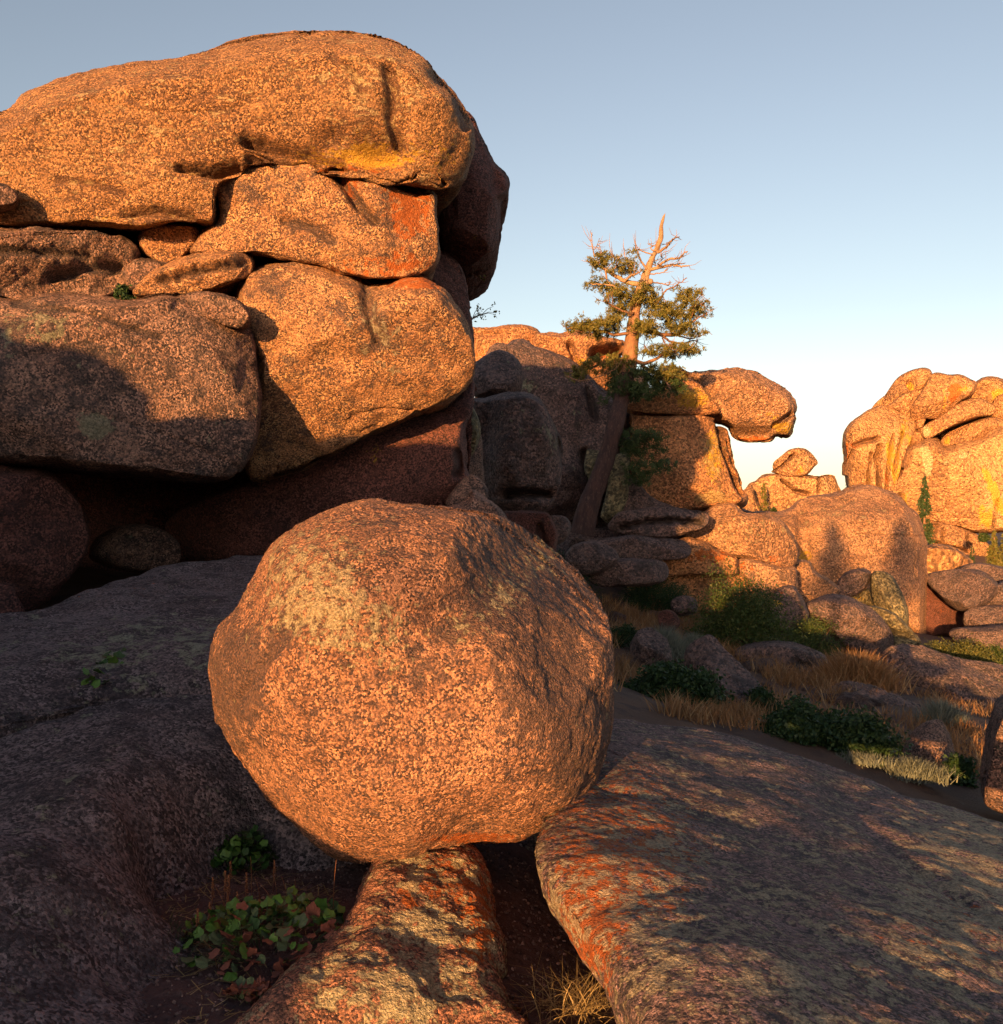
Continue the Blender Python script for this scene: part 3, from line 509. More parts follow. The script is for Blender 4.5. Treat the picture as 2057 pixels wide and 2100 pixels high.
mr('cliff_block', 'big dark squarish block standing right of the stack', 'M', [(40, 610), (110, 600), (250, 590), (400, 578), (480, 590), (560, 640), (620, 720), (680, 820), (710, 920), (725, 1020), (720, 1130), (690, 1300), (640, 1420), (560, 1470), (400, 1480), (250, 1490), (150, 1460), (110, 1300), (90, 1000), (60, 800)], 18, 1.8, mat=M_middark, lv=7, e=.58,
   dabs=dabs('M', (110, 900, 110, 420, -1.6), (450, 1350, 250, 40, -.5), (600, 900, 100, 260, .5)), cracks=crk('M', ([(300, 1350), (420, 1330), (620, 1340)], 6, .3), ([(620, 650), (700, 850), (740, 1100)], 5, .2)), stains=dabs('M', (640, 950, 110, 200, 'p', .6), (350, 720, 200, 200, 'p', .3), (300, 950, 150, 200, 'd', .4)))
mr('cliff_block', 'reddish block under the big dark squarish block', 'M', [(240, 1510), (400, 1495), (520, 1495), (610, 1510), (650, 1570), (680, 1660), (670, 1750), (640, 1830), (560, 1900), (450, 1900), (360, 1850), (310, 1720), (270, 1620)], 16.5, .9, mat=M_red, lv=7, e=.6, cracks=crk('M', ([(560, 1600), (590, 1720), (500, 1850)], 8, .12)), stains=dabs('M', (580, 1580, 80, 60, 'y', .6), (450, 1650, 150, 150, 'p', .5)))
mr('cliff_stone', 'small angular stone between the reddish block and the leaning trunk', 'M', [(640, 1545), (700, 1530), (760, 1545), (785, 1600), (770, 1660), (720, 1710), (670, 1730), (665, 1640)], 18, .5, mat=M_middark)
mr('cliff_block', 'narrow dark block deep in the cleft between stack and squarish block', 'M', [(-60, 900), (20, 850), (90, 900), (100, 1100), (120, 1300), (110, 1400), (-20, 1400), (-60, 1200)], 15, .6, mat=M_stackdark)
mr('cliff_slab', 'pale greenish slab left of the leaning trunk', 'M', [(935, 1030), (960, 1015), (1040, 1030), (1060, 1060), (1020, 1180), (975, 1250), (940, 1190), (925, 1130)], 24, .5, mat=M_green, e=.55)
mr('cliff_slab', 'pale greenish pointed slab right of the leaning trunk', 'M', [(1130, 1080), (1200, 1040), (1255, 1060), (1240, 1200), (1235, 1330), (1210, 1440), (1150, 1540), (1105, 1560), (1060, 1520), (1045, 1490), (1080, 1380), (1110, 1230)], 24, .5, mat=M_green, e=.55)
mr('cliff_block', 'tall sunlit block under the overhanging beak rock, split by a shadow edge', 'M', [(1275, 740), (1290, 718), (1400, 722), (1600, 725), (1750, 715), (1860, 730), (1960, 800), (2030, 900), (2080, 1100), (2140, 1300), (2160, 1390), (2080, 1440), (1980, 1440), (1850, 1450), (1700, 1470), (1550, 1500), (1400, 1470), (1330, 1400), (1300, 1200), (1290, 900)], 26.5, 2.2, mat=M_orange, lv=7, e=.6, warp=.02,
   cracks=[(C('N', (1370, 1100), (1400, 1230), (1440, 1340), (1480, 1450)), 6, .5)], dabs=dabs('N', (1460, 1250, 40, 160, -.9)),
   stains=dabs('N', (1340, 1270, 55, 170, 'y', 1.2), (1340, 1300, 70, 160, 'p', .8), (1450, 1300, 40, 160, 'o', .5), (1380, 1140, 60, 60, 'd', .6), (1330, 1480, 120, 40, 'p', 1.)))
mr('cliff_block', 'red-brown broken blocks at the foot of the split sunlit block', 'M', [(1240, 1250), (1300, 1230), (1400, 1360), (1460, 1400), (1530, 1420), (1600, 1450), (1650, 1500), (1500, 1560), (1300, 1540), (1230, 1480), (1220, 1350)], 24.5, .7, mat=M_middark, e=.55)
mr('cliff_stone', 'yellow lichen-covered rounded rock between the tree and the beak rock', 'M', [(1250, 640), (1300, 600), (1420, 540), (1560, 490), (1680, 455), (1760, 470), (1850, 560), (1930, 650), (1950, 700), (1880, 715), (1700, 712), (1500, 708), (1320, 705), (1250, 690)], 25.5, 1.1, mat=M_orange, lv=7, e=.7, stains=dabs('M', (1750, 600, 160, 100, 'y', 1.3)))
mr('beak_rock', 'long overhanging beak-shaped rock jutting out against the sky right of the tree', 'N', [(1100, 850), (1160, 838), (1210, 866), (1300, 868), (1380, 862), (1440, 856), (1530, 870), (1600, 905), (1670, 940), (1715, 985), (1733, 1030), (1732, 1080), (1720, 1130), (1712, 1165), (1690, 1172), (1660, 1165), (1620, 1190), (1560, 1188), (1500, 1182), (1470, 1160), (1430, 1120), (1380, 1100), (1290, 1070), (1200, 1055), (1140, 1000)], 27, 1.7, mat=M_mid, lv=7, e=.72, warp=.02,
   dabs=dabs('N', (1520, 1170, 130, 40, -1.9), (1220, 980, 70, 90, .6), (1300, 1010, 20, 120, -.5, -40), (1260, 905, 60, 15, -.4)), cracks=crk('N', ([(1650, 1120), (1690, 1100), (1725, 1070)], 5, .35), ([(1210, 880), (1270, 920), (1330, 1020), (1380, 1090)], 5, .3)),
   stains=dabs('N', (1250, 1000, 110, 60, 'y', 1.1), (1700, 1140, 60, 40, 'y', 1.2), (1600, 1080, 120, 60, 'y', .7), (1550, 1180, 120, 18, 'o', 1.2), (1400, 950, 180, 70, 'd', .3)), c=C('N', (1430, 1000))[0])
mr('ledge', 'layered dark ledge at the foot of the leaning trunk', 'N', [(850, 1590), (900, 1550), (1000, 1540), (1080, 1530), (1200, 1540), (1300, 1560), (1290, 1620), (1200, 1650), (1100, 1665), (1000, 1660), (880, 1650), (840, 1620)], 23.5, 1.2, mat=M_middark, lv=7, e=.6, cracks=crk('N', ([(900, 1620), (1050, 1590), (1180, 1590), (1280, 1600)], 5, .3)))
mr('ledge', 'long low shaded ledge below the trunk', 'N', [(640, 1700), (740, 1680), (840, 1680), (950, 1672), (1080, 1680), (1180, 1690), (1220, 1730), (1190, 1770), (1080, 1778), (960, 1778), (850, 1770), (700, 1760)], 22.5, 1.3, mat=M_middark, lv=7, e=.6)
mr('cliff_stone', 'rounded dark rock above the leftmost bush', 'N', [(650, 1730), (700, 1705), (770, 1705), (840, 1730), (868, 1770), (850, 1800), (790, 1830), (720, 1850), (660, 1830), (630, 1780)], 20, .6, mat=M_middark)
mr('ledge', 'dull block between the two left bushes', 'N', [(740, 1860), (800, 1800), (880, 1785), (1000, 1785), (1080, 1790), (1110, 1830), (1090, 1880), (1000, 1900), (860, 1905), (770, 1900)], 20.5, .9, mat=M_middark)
mr('ledge', 'sunlit orange ledge block under the pale slanting slab', 'N', [(1085, 1800), (1100, 1730), (1150, 1700), (1210, 1680), (1290, 1700), (1360, 1740), (1440, 1770), (1450, 1820), (1440, 1850), (1300, 1845), (1180, 1850), (1100, 1860)], 23.5, 1.0, mat=M_orange, lv=7, e=.6, stains=dabs('N', (1330, 1760, 140, 40, 'o', 1.0)))
mr('slanting_slab', 'pale sunlit slanting slab, blunt at its right end, in the middle distance', 'N', [(1180, 1640), (1220, 1600), (1290, 1560), (1350, 1530), (1420, 1515), (1450, 1525), (1490, 1560), (1530, 1565), (1590, 1560), (1660, 1590), (1710, 1650), (1740, 1710), (1742, 1770), (1710, 1815), (1650, 1815), (1560, 1790), (1490, 1770), (1400, 1750), (1290, 1700)], 25, 1.5, mat=M_mid, lv=7, e=.66, stains=dabs('N', (1500, 1650, 250, 80, 'p', .5), (1650, 1780, 60, 25, 'o', .8)), c=C('N', (1470, 1660))[0])
mr('ledge', 'sunlit rounded rock tucked under the blunt end of the slanting slab', 'N', [(1460, 1830), (1480, 1785), (1560, 1795), (1640, 1820), (1720, 1820), (1738, 1860), (1735, 1940), (1700, 1985), (1600, 1985), (1520, 1960), (1480, 1900)], 24, 1.0, mat=M_mid, e=.7, stains=dabs('N', (1500, 1810, 60, 30, 'o', 1.)))
G_MR = 'rocks scattered below the cliff'
def rr_(name, label, pts, D, T, Tb=None, **k): k.setdefault('group', G_MR); return mr(name, label, 'R', pts, D, T, Tb=Tb, **k)
rr_('ledge', 'large sun-and-shade lower block left of the dark round bush', [(-200, 600), (-80, 560), (100, 545), (300, 545), (440, 550), (560, 600), (600, 700), (560, 800), (300, 820), (0, 800), (-200, 720)], 24.5, 1.2, mat=M_orange, lv=7, e=.6)
rr_('slope_boulder', 'upright rock with an orange-yellow lichen patch right of the dark round bush', [(730, 700), (780, 660), (840, 655), (880, 700), (915, 770), (935, 830), (900, 900), (830, 940), (760, 920), (700, 850)], 22.5, .9, mat=M_middark, lv=6, stains=dabs('R', (770, 690, 60, 30, 'o', 1.), (750, 750, 60, 30, 'y', 1.2)))
rr_('slope_boulder', 'pointed half-sunlit boulder right of the slanting slab', [(850, 570), (860, 500), (900, 485), (960, 500), (990, 560), (1060, 600), (1120, 640), (1135, 670), (1100, 710), (1050, 740), (980, 750), (920, 750), (880, 700), (850, 640)], 27, 1.1, mat=M_mid, lv=7, e=.7, stains=dabs('R', (870, 520, 40, 50, 'y', .7), (900, 600, 60, 60, 'd', .4)))
rr_('pink_slab', 'long rounded purplish slab below the pointed boulder', [(930, 770), (1000, 735), (1080, 712), (1180, 720), (1280, 760), (1380, 830), (1450, 910), (1490, 990), (1500, 1060), (1470, 1110), (1380, 1115), (1250, 1060), (1150, 1000), (1050, 900), (960, 830)], 24, 1.1, mat=M_middark, lv=7, e=.75)
rr_('slope_boulder', 'greenish cracked boulder beside the long purplish slab', [(1320, 790), (1400, 790), (1500, 830), (1560, 880), (1610, 940), (1650, 980), (1690, 1050), (1708, 1100), (1680, 1130), (1600, 1130), (1510, 1110), (1500, 1000), (1450, 920), (1380, 850)], 25.5, .9, mat=M_green, lv=7, e=.7, cracks=crk('R', ([(1460, 910), (1540, 960), (1610, 965)], 6, .25), ([(1580, 1050), (1640, 1050), (1670, 1030)], 5, .2)))
rr_('great_dome', 'broad sunlit granite dome mottled with tree shadows in the middle distance', [(380, 230), (520, 190), (640, 160), (760, 165), (860, 130), (920, 90), (1000, 60), (1100, 50), (1160, 42), (1200, 20), (1260, 5), (1340, 2), (1420, 20), (1520, 70), (1590, 130), (1640, 190), (1680, 290), (1695, 400), (1690, 550), (1688, 700), (1690, 850), (1695, 960), (1660, 990), (1580, 940), (1400, 900), (1100, 850), (900, 700), (800, 450), (600, 300)], 36, 4.2, 8, mat=M_mid, lv=8, e=.70, amp=.03, fine=.004, seed=77, c=C('R', (1250, 450))[0],
    stains=dabs('R', (920, 450, 90, 70, 'y', 1.1), (1250, 200, 350, 150, 'p', .35), (1560, 800, 100, 200, 'o', .5), (1650, 850, 50, 200, 'y', .4)), dabs=dabs('R', (930, 250, 60, 300, -1.2), (1600, 760, 80, 200, .6)))
rr_('leaning_slab', 'dark arched slab leaning on the foot of the dome', [(1140, 640), (1170, 590), (1220, 555), (1290, 540), (1340, 560), (1330, 610), (1290, 660), (1240, 690), (1180, 700), (1130, 690)], 29.5, .8, mat=M_middark, lv=6, stains=dabs('R', (1180, 680, 60, 40, 'y', .8)))
rr_('leaning_slab', 'upright green-grey slab leaning against the foot of the dome', [(1365, 580), (1400, 555), (1460, 570), (1500, 610), (1540, 690), (1580, 780), (1588, 860), (1570, 890), (1500, 850), (1430, 810), (1390, 760), (1370, 680)], 29, .8, mat=M_green, lv=6)
rr_('leaning_slab', 'low yellowish block in the hollow under the leaning slabs', [(1210, 720), (1260, 690), (1330, 670), (1350, 710), (1360, 760), (1300, 770), (1220, 740)], 30, .5, mat=M_green, lv=5, stains=dabs('R', (1280, 720, 80, 40, 'y', .8)))
rr_('low_slab', 'flat pinkish outcrop in the dry grass, left of centre slope', [(480, 1100), (540, 1060), (640, 1040), (760, 1035), (880, 1050), (980, 1080), (1060, 1120), (1050, 1180), (980, 1220), (850, 1230), (700, 1200), (560, 1160)], 17, .5, 1.2, mat=M_middark, lv=7, e=.65, cracks=crk('R', ([(860, 1120), (900, 1150), (960, 1160)], 6, .06)))
rr_('low_slab', 'small dark rock among the grass behind the sagebrush', [(70, 740), (130, 720), (190, 730), (210, 770), (190, 810), (110, 820), (70, 790)], 20, .4, mat=M_middark, lv=5)
rr_('low_slab', 'little reddish stone near the sagebrush', [(-20, 840), (20, 810), (70, 830), (95, 880), (60, 920), (0, 910)], 18, .3, mat=M_red, lv=5)
G_SL = 'long low slabs on the slope'
def gs(label, pts, D, T, **k):
    k.setdefault('mat', M_middark); k.setdefault('group', G_SL); k.setdefault('n', (.22, -.75, 1)); k.setdefault('Tb', .9); k.setdefault('fix', False); k.setdefault('fine', .012)
    return mr('slope_slab', label, 'G', pts, D, T, **k)
gs('pink slab shaped like a ramp, descending beside the dark juniper', [(780, 500), (820, 485), (870, 500), (920, 560), (980, 620), (1040, 690), (1110, 750), (1130, 790), (1000, 780), (880, 720), (830, 640), (790, 560)], 12, .5, lv=7, e=.7)
gs('short sloping rock under the sagebrush', [(590, 470), (610, 445), (650, 440), (700, 480), (740, 525), (700, 545), (640, 545), (600, 520)], 14.5, .4, lv=6)
gs('long smooth slab running down to the right edge of the slope', [(1430, 550), (1500, 520), (1600, 530), (1720, 570), (1850, 640), (1960, 720), (1960, 830), (1850, 800), (1700, 720), (1560, 640), (1450, 600)], 19, .7, lv=7, e=.6, cracks=crk('G', ([(1500, 560), (1650, 620), (1800, 700)], 4, .12)), stains=dabs('G', (1650, 640, 200, 40, 'd', .3)))
gs('upper long slab at the right edge below the yellow-green bush', [(1520, 520), (1620, 535), (1720, 560), (1830, 575), (1960, 590), (1960, 720), (1850, 670), (1700, 600), (1580, 560)], 21.5, .6, lv=7, e=.6)
gs('pinkish bare slab in the grass at right', [(1240, 650), (1320, 630), (1420, 650), (1560, 700), (1640, 760), (1560, 800), (1420, 800), (1320, 760), (1250, 720)], 14, .35, lv=7, e=.6)
gs('dark rock jutting in at the right edge above the foreground slab', [(1860, 920), (1870, 840), (1890, 760), (1910, 720), (1990, 690), (1990, 1080), (1920, 1060), (1850, 1030), (1845, 980)], 7.2, .5, lv=7, e=.65, mat=M_stackdark, n=(0, -1, 0), fix=True)
gs('brownish rock just under the lower sagebrush', [(1540, 880), (1570, 800), (1640, 800), (1700, 850), (1720, 930), (1720, 1000), (1640, 980), (1560, 940)], 9.4, .4, lv=6, mat=M_stackdark)
# boulders at the right edge
G_RE = 'shaded rounded boulders at the right edge'
def hr(label, pts, D, T, **k): k.setdefault('mat', M_middark); k.setdefault('group', G_RE); k.setdefault('lv', 6); return mr('edge_boulder', label, 'H', pts, D, T, **k)
hr('upright dark red boulder foot right of the dome', [(1370, 1380), (1420, 1340), (1500, 1340), (1560, 1420), (1600, 1520), (1610, 1620), (1560, 1660), (1450, 1680), (1390, 1700), (1360, 1600), (1360, 1480)], 38, 1.6, mat=M_red, lv=7, stains=dabs('H', (1470, 1500, 20, 120, 'o', .6), (1550, 1520, 20, 120, 'o', .5)))
hr('rounded boulder with a green lichen flank right of the dome', [(1400, 1350), (1480, 1320), (1600, 1310), (1700, 1320), (1770, 1370), (1780, 1410), (1740, 1470), (1700, 1500), (1640, 1530), (1560, 1510), (1480, 1450)], 36, 1.6, lv=7, stains=dabs('H', (1560, 1400, 90, 60, 'y', .5)))
hr('pale sunlit shelf beneath the lower cliff blocks', [(1370, 1260), (1380, 1200), (1430, 1170), (1520, 1180), (1600, 1220), (1640, 1270), (1600, 1310), (1480, 1330), (1390, 1340)], 44, 2, mat=M_far, lv=6)
hr('long upper boulder at the right edge below the small pines', [(1600, 1310), (1640, 1275), (1740, 1275), (1840, 1300), (1950, 1310), (1950, 1400), (1850, 1400), (1760, 1360)], 40, 1.4)
hr('boulder with flat top at the right edge, middle of the pile', [(1700, 1480), (1760, 1420), (1850, 1370), (1960, 1370), (1960, 1510), (1850, 1515), (1720, 1510)], 37, 1.2)
hr('boulder at the right edge, under the flat-topped one', [(1610, 1580), (1640, 1530), (1720, 1515), (1850, 1515), (1960, 1510), (1960, 1630), (1850, 1630), (1720, 1640), (1630, 1630)], 35, 1.3)
hr('lowest purplish boulder at the right edge behind the bushes', [(1530, 1670), (1580, 1640), (1700, 1640), (1820, 1630), (1960, 1630), (1960, 1800), (1800, 1790), (1680, 1740), (1580, 1720)], 32, 1.2)
# ------------------------------------------------------------------ far formation
G_F = 'sunlit rocks of the far formation'
def fr(label, pts, D, T, Tb=None, tag='F', **k):
    k.setdefault('mat', M_far); k.setdefault('group', G_F); k.setdefault('lv', 7); k.setdefault('amp', .02); k.setdefault('fine', .005); k.setdefault('e', .63); k.setdefault('grow', 3.)
    return mr(k.pop('name', 'far_rock'), label, tag, pts, D, T, Tb=Tb, **k)
fr('tall left shoulder of the far formation, fluted with vertical cracks', [(158, 800), (165, 710), (210, 640), (280, 580), (350, 530), (430, 490), (520, 462), (620, 470), (720, 500), (780, 540), (850, 600), (860, 700), (800, 880), (740, 1050), (690, 1250), (640, 1420), (500, 1450), (300, 1400), (225, 1280), (195, 1150), (180, 980), (165, 880)], 112, 9, 14, lv=8,
   cracks=crk('F', ([(430, 930), (400, 1100), (395, 1280)], 2.5, 1.6), ([(515, 850), (490, 1000), (505, 1150), (503, 1320)], 3.5, 2.5), ([(650, 740), (600, 1000), (580, 1340)], 2.5, 1.5), ([(740, 720), (700, 900), (660, 1110)], 2.5, 1.5), ([(500, 770), (440, 790), (375, 800), (270, 840)], 4, 1.0), ([(250, 900), (200, 1000), (190, 1120)], 2.5, 1.2)),
   stains=dabs('F', (640, 1000, 90, 330, 'y', 1.2, 12), (770, 760, 80, 260, 'y', 1.0, 15), (460, 1220, 60, 180, 'y', .9), (330, 1100, 60, 200, 'y', .5), (280, 840, 120, 40, 'o', .9), (180, 930, 20, 90, 'o', 1.1), (600, 1200, 20, 200, 'o', .8)))
fr('rounded top left cap rock of the far formation', [(525, 450), (540, 400), (580, 330), (640, 240), (710, 165), (800, 115), (880, 88), (950, 80), (1005, 105), (1022, 170), (1000, 240), (930, 280), (860, 300), (780, 320), (700, 355), (630, 400), (580, 460)], 113, 5, dabs=dabs('F', (840, 230, 40, 60, -4), (740, 220, 60, 30, -2)), stains=dabs('F', (850, 250, 40, 50, 'y', 1.2), (720, 290, 30, 60, 'y', .7), (960, 220, 60, 60, 'o', .6)))
fr('small sliver of rock on the left skyline of the far formation', [(432, 480), (480, 420), (540, 365), (570, 350), (560, 400), (530, 455), (470, 472)], 114, 2.5, lv=6)
fr('sloping rock between the cap and the big top block', [(560, 470), (640, 420), (740, 340), (860, 300), (940, 280), (980, 320), (950, 380), (900, 440), (860, 520), (850, 600), (780, 590), (740, 530), (680, 490)], 111, 4)
fr('big tilted top block of the far formation with rusty streaks', [(832, 540), (840, 480), (880, 380), (930, 310), (985, 220), (1030, 150), (1090, 133), (1200, 150), (1310, 150), (1390, 185), (1460, 230), (1440, 310), (1390, 360), (1300, 410), (1220, 480), (1160, 540), (1080, 570), (960, 570), (870, 585)], 110, 6, cracks=(), stains=dabs('F', (1230, 320, 90, 130, 'o', 1.1), (1320, 260, 90, 90, 'o', .6), (1150, 420, 30, 130, 'y', 1.), (1000, 540, 150, 30, 'y', .9), (1350, 280, 90, 60, 'y', .7)), dabs=dabs('F', (860, 500, 25, 90, -3)))
fr('rounded top right rock of the far formation', [(1390, 390), (1430, 290), (1480, 215), (1550, 175), (1640, 168), (1730, 195), (1830, 250), (1990, 330), (1990, 520), (1700, 480), (1500, 430)], 113, 5, stains=dabs('F', (1680, 320, 80, 70, 'y', 1.), (1620, 360, 60, 60, 'y', .6)))
fr('tongue-shaped slab with a pale tip across the far formation', [(925, 710), (950, 660), (1010, 610), (1100, 570), (1200, 500), (1300, 430), (1400, 390), (1500, 385), (1590, 420), (1650, 470), (1620, 540), (1500, 560), (1350, 600), (1250, 640), (1120, 710), (1000, 765), (950, 755)], 108, 4, stains=dabs('F', (970, 690, 50, 60, 'p', 1.4), (1080, 680, 90, 30, 'y', .9), (1000, 600, 40, 30, 'o', .8)))
fr('long thin slab under the tongue-shaped slab', [(1120, 850), (1135, 780), (1200, 720), (1330, 660), (1450, 620), (1600, 570), (1800, 600), (1990, 640), (1990, 740), (1800, 690), (1600, 720), (1480, 790), (1330, 820), (1200, 860)], 107.5, 3, stains=dabs('F', (1170, 790, 60, 60, 'y', .9)))
fr('rock with a rounded shoulder at the right edge of the far formation', [(1580, 560), (1640, 430), (1720, 350), (1990, 330), (1990, 680), (1800, 620), (1650, 590)], 109, 4)
fr('two little wedge blocks beside the tip of the tongue-shaped slab', [(820, 850), (840, 700), (870, 600), (960, 590), (930, 680), (960, 770), (980, 800), (900, 830)], 109, 2.5, lv=6, cracks=crk('F', ([(870, 600), (880, 690), (910, 690)], 2.5, 1.)))
fr('great smooth apron face of the far formation with yellow streaks', [(640, 1340), (700, 1180), (760, 1020), (830, 860), (900, 830), (980, 780), (1090, 800), (1140, 870), (1350, 820), (1500, 780), (1650, 690), (2000, 600), (2600, 900), (2600, 1800), (2000, 1740), (1750, 1700), (1450, 1700), (1300, 1650), (1100, 1610), (980, 1590), (850, 1560), (720, 1440)], 109, 8, 14, lv=8, e=.6, c=C('F', (1400, 1250))[0],
   stains=dabs('F', (960, 950, 70, 120, 'p', 1.3), (1000, 1050, 50, 130, 'p', 1.3), (1280, 970, 160, 45, 'p', 1.1, 25), (1300, 900, 160, 50, 'o', .7), (1050, 1000, 40, 130, 'o', .6), (1650, 1300, 70, 330, 'y', 1.4, 25), (1560, 1560, 110, 150, 'y', 1.3), (780, 1380, 80, 130, 'y', .8), (1650, 1600, 30, 130, 'p', 1.)),
   cracks=crk('F', ([(1690, 1400), (1670, 1500), (1640, 1660)], 2.5, 1.2), ([(720, 1350), (710, 1410), (740, 1430)], 4, 2), ([(830, 870), (810, 970), (780, 1050)], 2.5, 1.)))
fr('low cracked blocks at the foot of the far formation', [(985, 1600), (1100, 1620), (1250, 1655), (1400, 1710), (1520, 1780), (1590, 1850), (1600, 1960), (1450, 1990), (1250, 1950), (1140, 1880), (1050, 1840), (980, 1780), (960, 1680)], 104, 3, lv=7,
   cracks=crk('F', ([(1000, 1610), (1100, 1650), (1060, 1700), (1050, 1800)], 3, 1.6), ([(1150, 1680), (1145, 1780), (1150, 1880)], 3, 1.5), ([(1060, 1800), (1200, 1850), (1400, 1900)], 2.5, 1.2), ([(1380, 1720), (1400, 1850)], 2.5, 1.)))
fr('balanced tilted rock perched on the far dome against the sky', [(522, 700), (535, 680), (570, 655), (610, 625), (650, 615), (690, 618), (725, 640), (762, 690), (740, 715), (715, 745), (690, 763), (640, 767), (580, 757), (540, 745), (524, 725)], 92, 2.2, 2.2, 'H', lv=7, name='perched_rock', cracks=crk('H', ([(525, 740), (580, 700), (640, 640)], 2.5, .7)), stains=dabs('H', (640, 740, 60, 30, 'o', .9), (670, 730, 30, 30, 'y', .9)))
fr('broad far dome carrying the perched rock', [(330, 900), (350, 860), (390, 810), (420, 800), (450, 775), (500, 762), (600, 765), (700, 768), (780, 775), (800, 765), (850, 770), (870, 800), (880, 850), (900, 880), (880, 960), (700, 1040), (400, 1040), (300, 980)], 94, 5, 8, 'H', lv=7, cracks=crk('H', ([(570, 790), (640, 850), (720, 870)], 2.5, .9), ([(780, 780), (775, 860)], 2.5, .7)))
fr('dark shaded edge stone right of the broad far dome', [(855, 775), (872, 790), (880, 825), (895, 845), (903, 865), (880, 872), (860, 860)], 98, 1.2, 2, 'H', lv=5)
fr('far low rocks left of the broad dome, beyond the split block', [(300, 960), (330, 880), (380, 830), (400, 840), (410, 900), (440, 960), (420, 1000), (320, 1010)], 88, 2.5, 4, 'H', lv=6)
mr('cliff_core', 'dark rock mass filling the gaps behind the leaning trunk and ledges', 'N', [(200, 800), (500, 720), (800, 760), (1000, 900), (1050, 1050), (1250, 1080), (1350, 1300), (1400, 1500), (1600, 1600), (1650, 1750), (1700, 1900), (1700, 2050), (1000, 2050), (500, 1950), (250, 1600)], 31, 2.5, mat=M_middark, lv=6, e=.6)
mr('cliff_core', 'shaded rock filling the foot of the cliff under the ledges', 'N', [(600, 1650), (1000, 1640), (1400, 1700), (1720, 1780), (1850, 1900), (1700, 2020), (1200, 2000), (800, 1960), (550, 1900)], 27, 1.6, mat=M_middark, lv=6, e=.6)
fr('rock mass behind the joints of the far formation', [(300, 700), (600, 420), (900, 280), (1300, 260), (1700, 300), (2300, 420), (2300, 1200), (1500, 1300), (700, 1200), (400, 1000)], 122, 6, 12, lv=6)

# ------------------------------------------------------------------ vegetation builders
def unit(v): return v/np.maximum(np.linalg.norm(v, axis=-1, keepdims=True), 1e-9)
def blades(base, H, Wd, lean=.35, seg=2, droop=.4, r=rng):
    """tapering bent blades; base (n,3)"""
    n = len(base); az = r.uniform(0, 2*pi, n); d = np.stack([np.cos(az), np.sin(az), 0*az], 1)
    H = np.broadcast_to(H, n)*r.uniform(.6, 1.15, n); L = lean*r.uniform(.1, 1.3, n)
    sa = r.uniform(0, 2*pi, n); side = np.stack([np.cos(sa), np.sin(sa), 0*sa], 1)*(np.broadcast_to(Wd, n)/2)[:, None]
    V = []
    for k in range(seg+1):
        t = k/seg; c = base+d*(H*L*(t+droop*t*t))[:, None]+np.array([0, 0, 1.])*(H*(t-.35*droop*L*t*t))[:, None]
        if k < seg: V += [c-side*(1-t*.6), c+side*(1-t*.6)]
        else: V += [c]
    m = len(V); V = np.stack(V, 1).reshape(-1, 3); o = np.arange(n)[:, None]*m
    Q = np.concatenate([o+np.array([2*k, 2*k+1, 2*k+3, 2*k+2]) for k in range(seg-1)]) if seg > 1 else np.zeros((0, 4), int)
    T = o+np.array([2*(seg-1), 2*(seg-1)+1, 2*seg]); return V, [Q, T]
def leaves(C_, size, asp=.55, up=.3, r=rng):
    """diamond leaves centred on C_ (n,3)"""
    n = len(C_); a = unit(r.normal(size=(n, 3))+np.array([0, 0, up])); b = unit(np.cross(a, r.normal(size=(n, 3)))); s = (np.broadcast_to(size, n)*r.uniform(.6, 1.3, n))[:, None]
    V = np.stack([C_-a*s*.5, C_+b*s*asp*.5, C_+a*s*.5, C_-b*s*asp*.5], 1).reshape(-1, 3)
    return V, np.arange(n*4).reshape(-1, 4)
def tube(pts, rad, sides=6):
    pts = np.array(pts, float); n = len(pts); t = unit(np.gradient(pts, axis=0)); u = unit(np.cross(t, [.13, .97, .21])); w_ = np.cross(t, u)
    a = np.arange(sides)/sides*2*pi; rad = np.broadcast_to(rad, n)
    V = (pts[:, None]+rad[:, None, None]*(np.cos(a)[None, :, None]*u[:, None]+np.sin(a)[None, :, None]*w_[:, None])).reshape(-1, 3)
    return V, gridfaces(n, sides, True)
def merge(parts):
    V = []; Q = []; T = []; o = 0
    for v, f in parts:
        for g in (f if isinstance(f, list) else [f]):
            if len(g): (Q if g.shape[1] == 4 else T).append(g+o)
        V.append(v); o += len(v)
    return np.concatenate(V), ([np.concatenate(Q)] if Q else [])+([np.concatenate(T)] if T else [])
def empty(name, loc, label, cat, group=None):
    o = bpy.data.objects.new(name, None); COL.objects.link(o); o.location = tuple(loc); o.empty_display_size = .1
    o['label'] = label; o['category'] = cat
    if group: o['group'] = group
    return o
def part(name, VF, mat, root, smooth=True, kind=None, origin=None):
    V, Fc = VF; o = np.array(origin if origin is not None else root.location)
    if name in ('stem', 'blade', 'frond') and kind is None: kind = 'stuff'
    return add(name, mesh(name, V-o, Fc, mat, smooth), parent=root, kind=kind)
G_BUSH = 'bushes growing below the cliff'
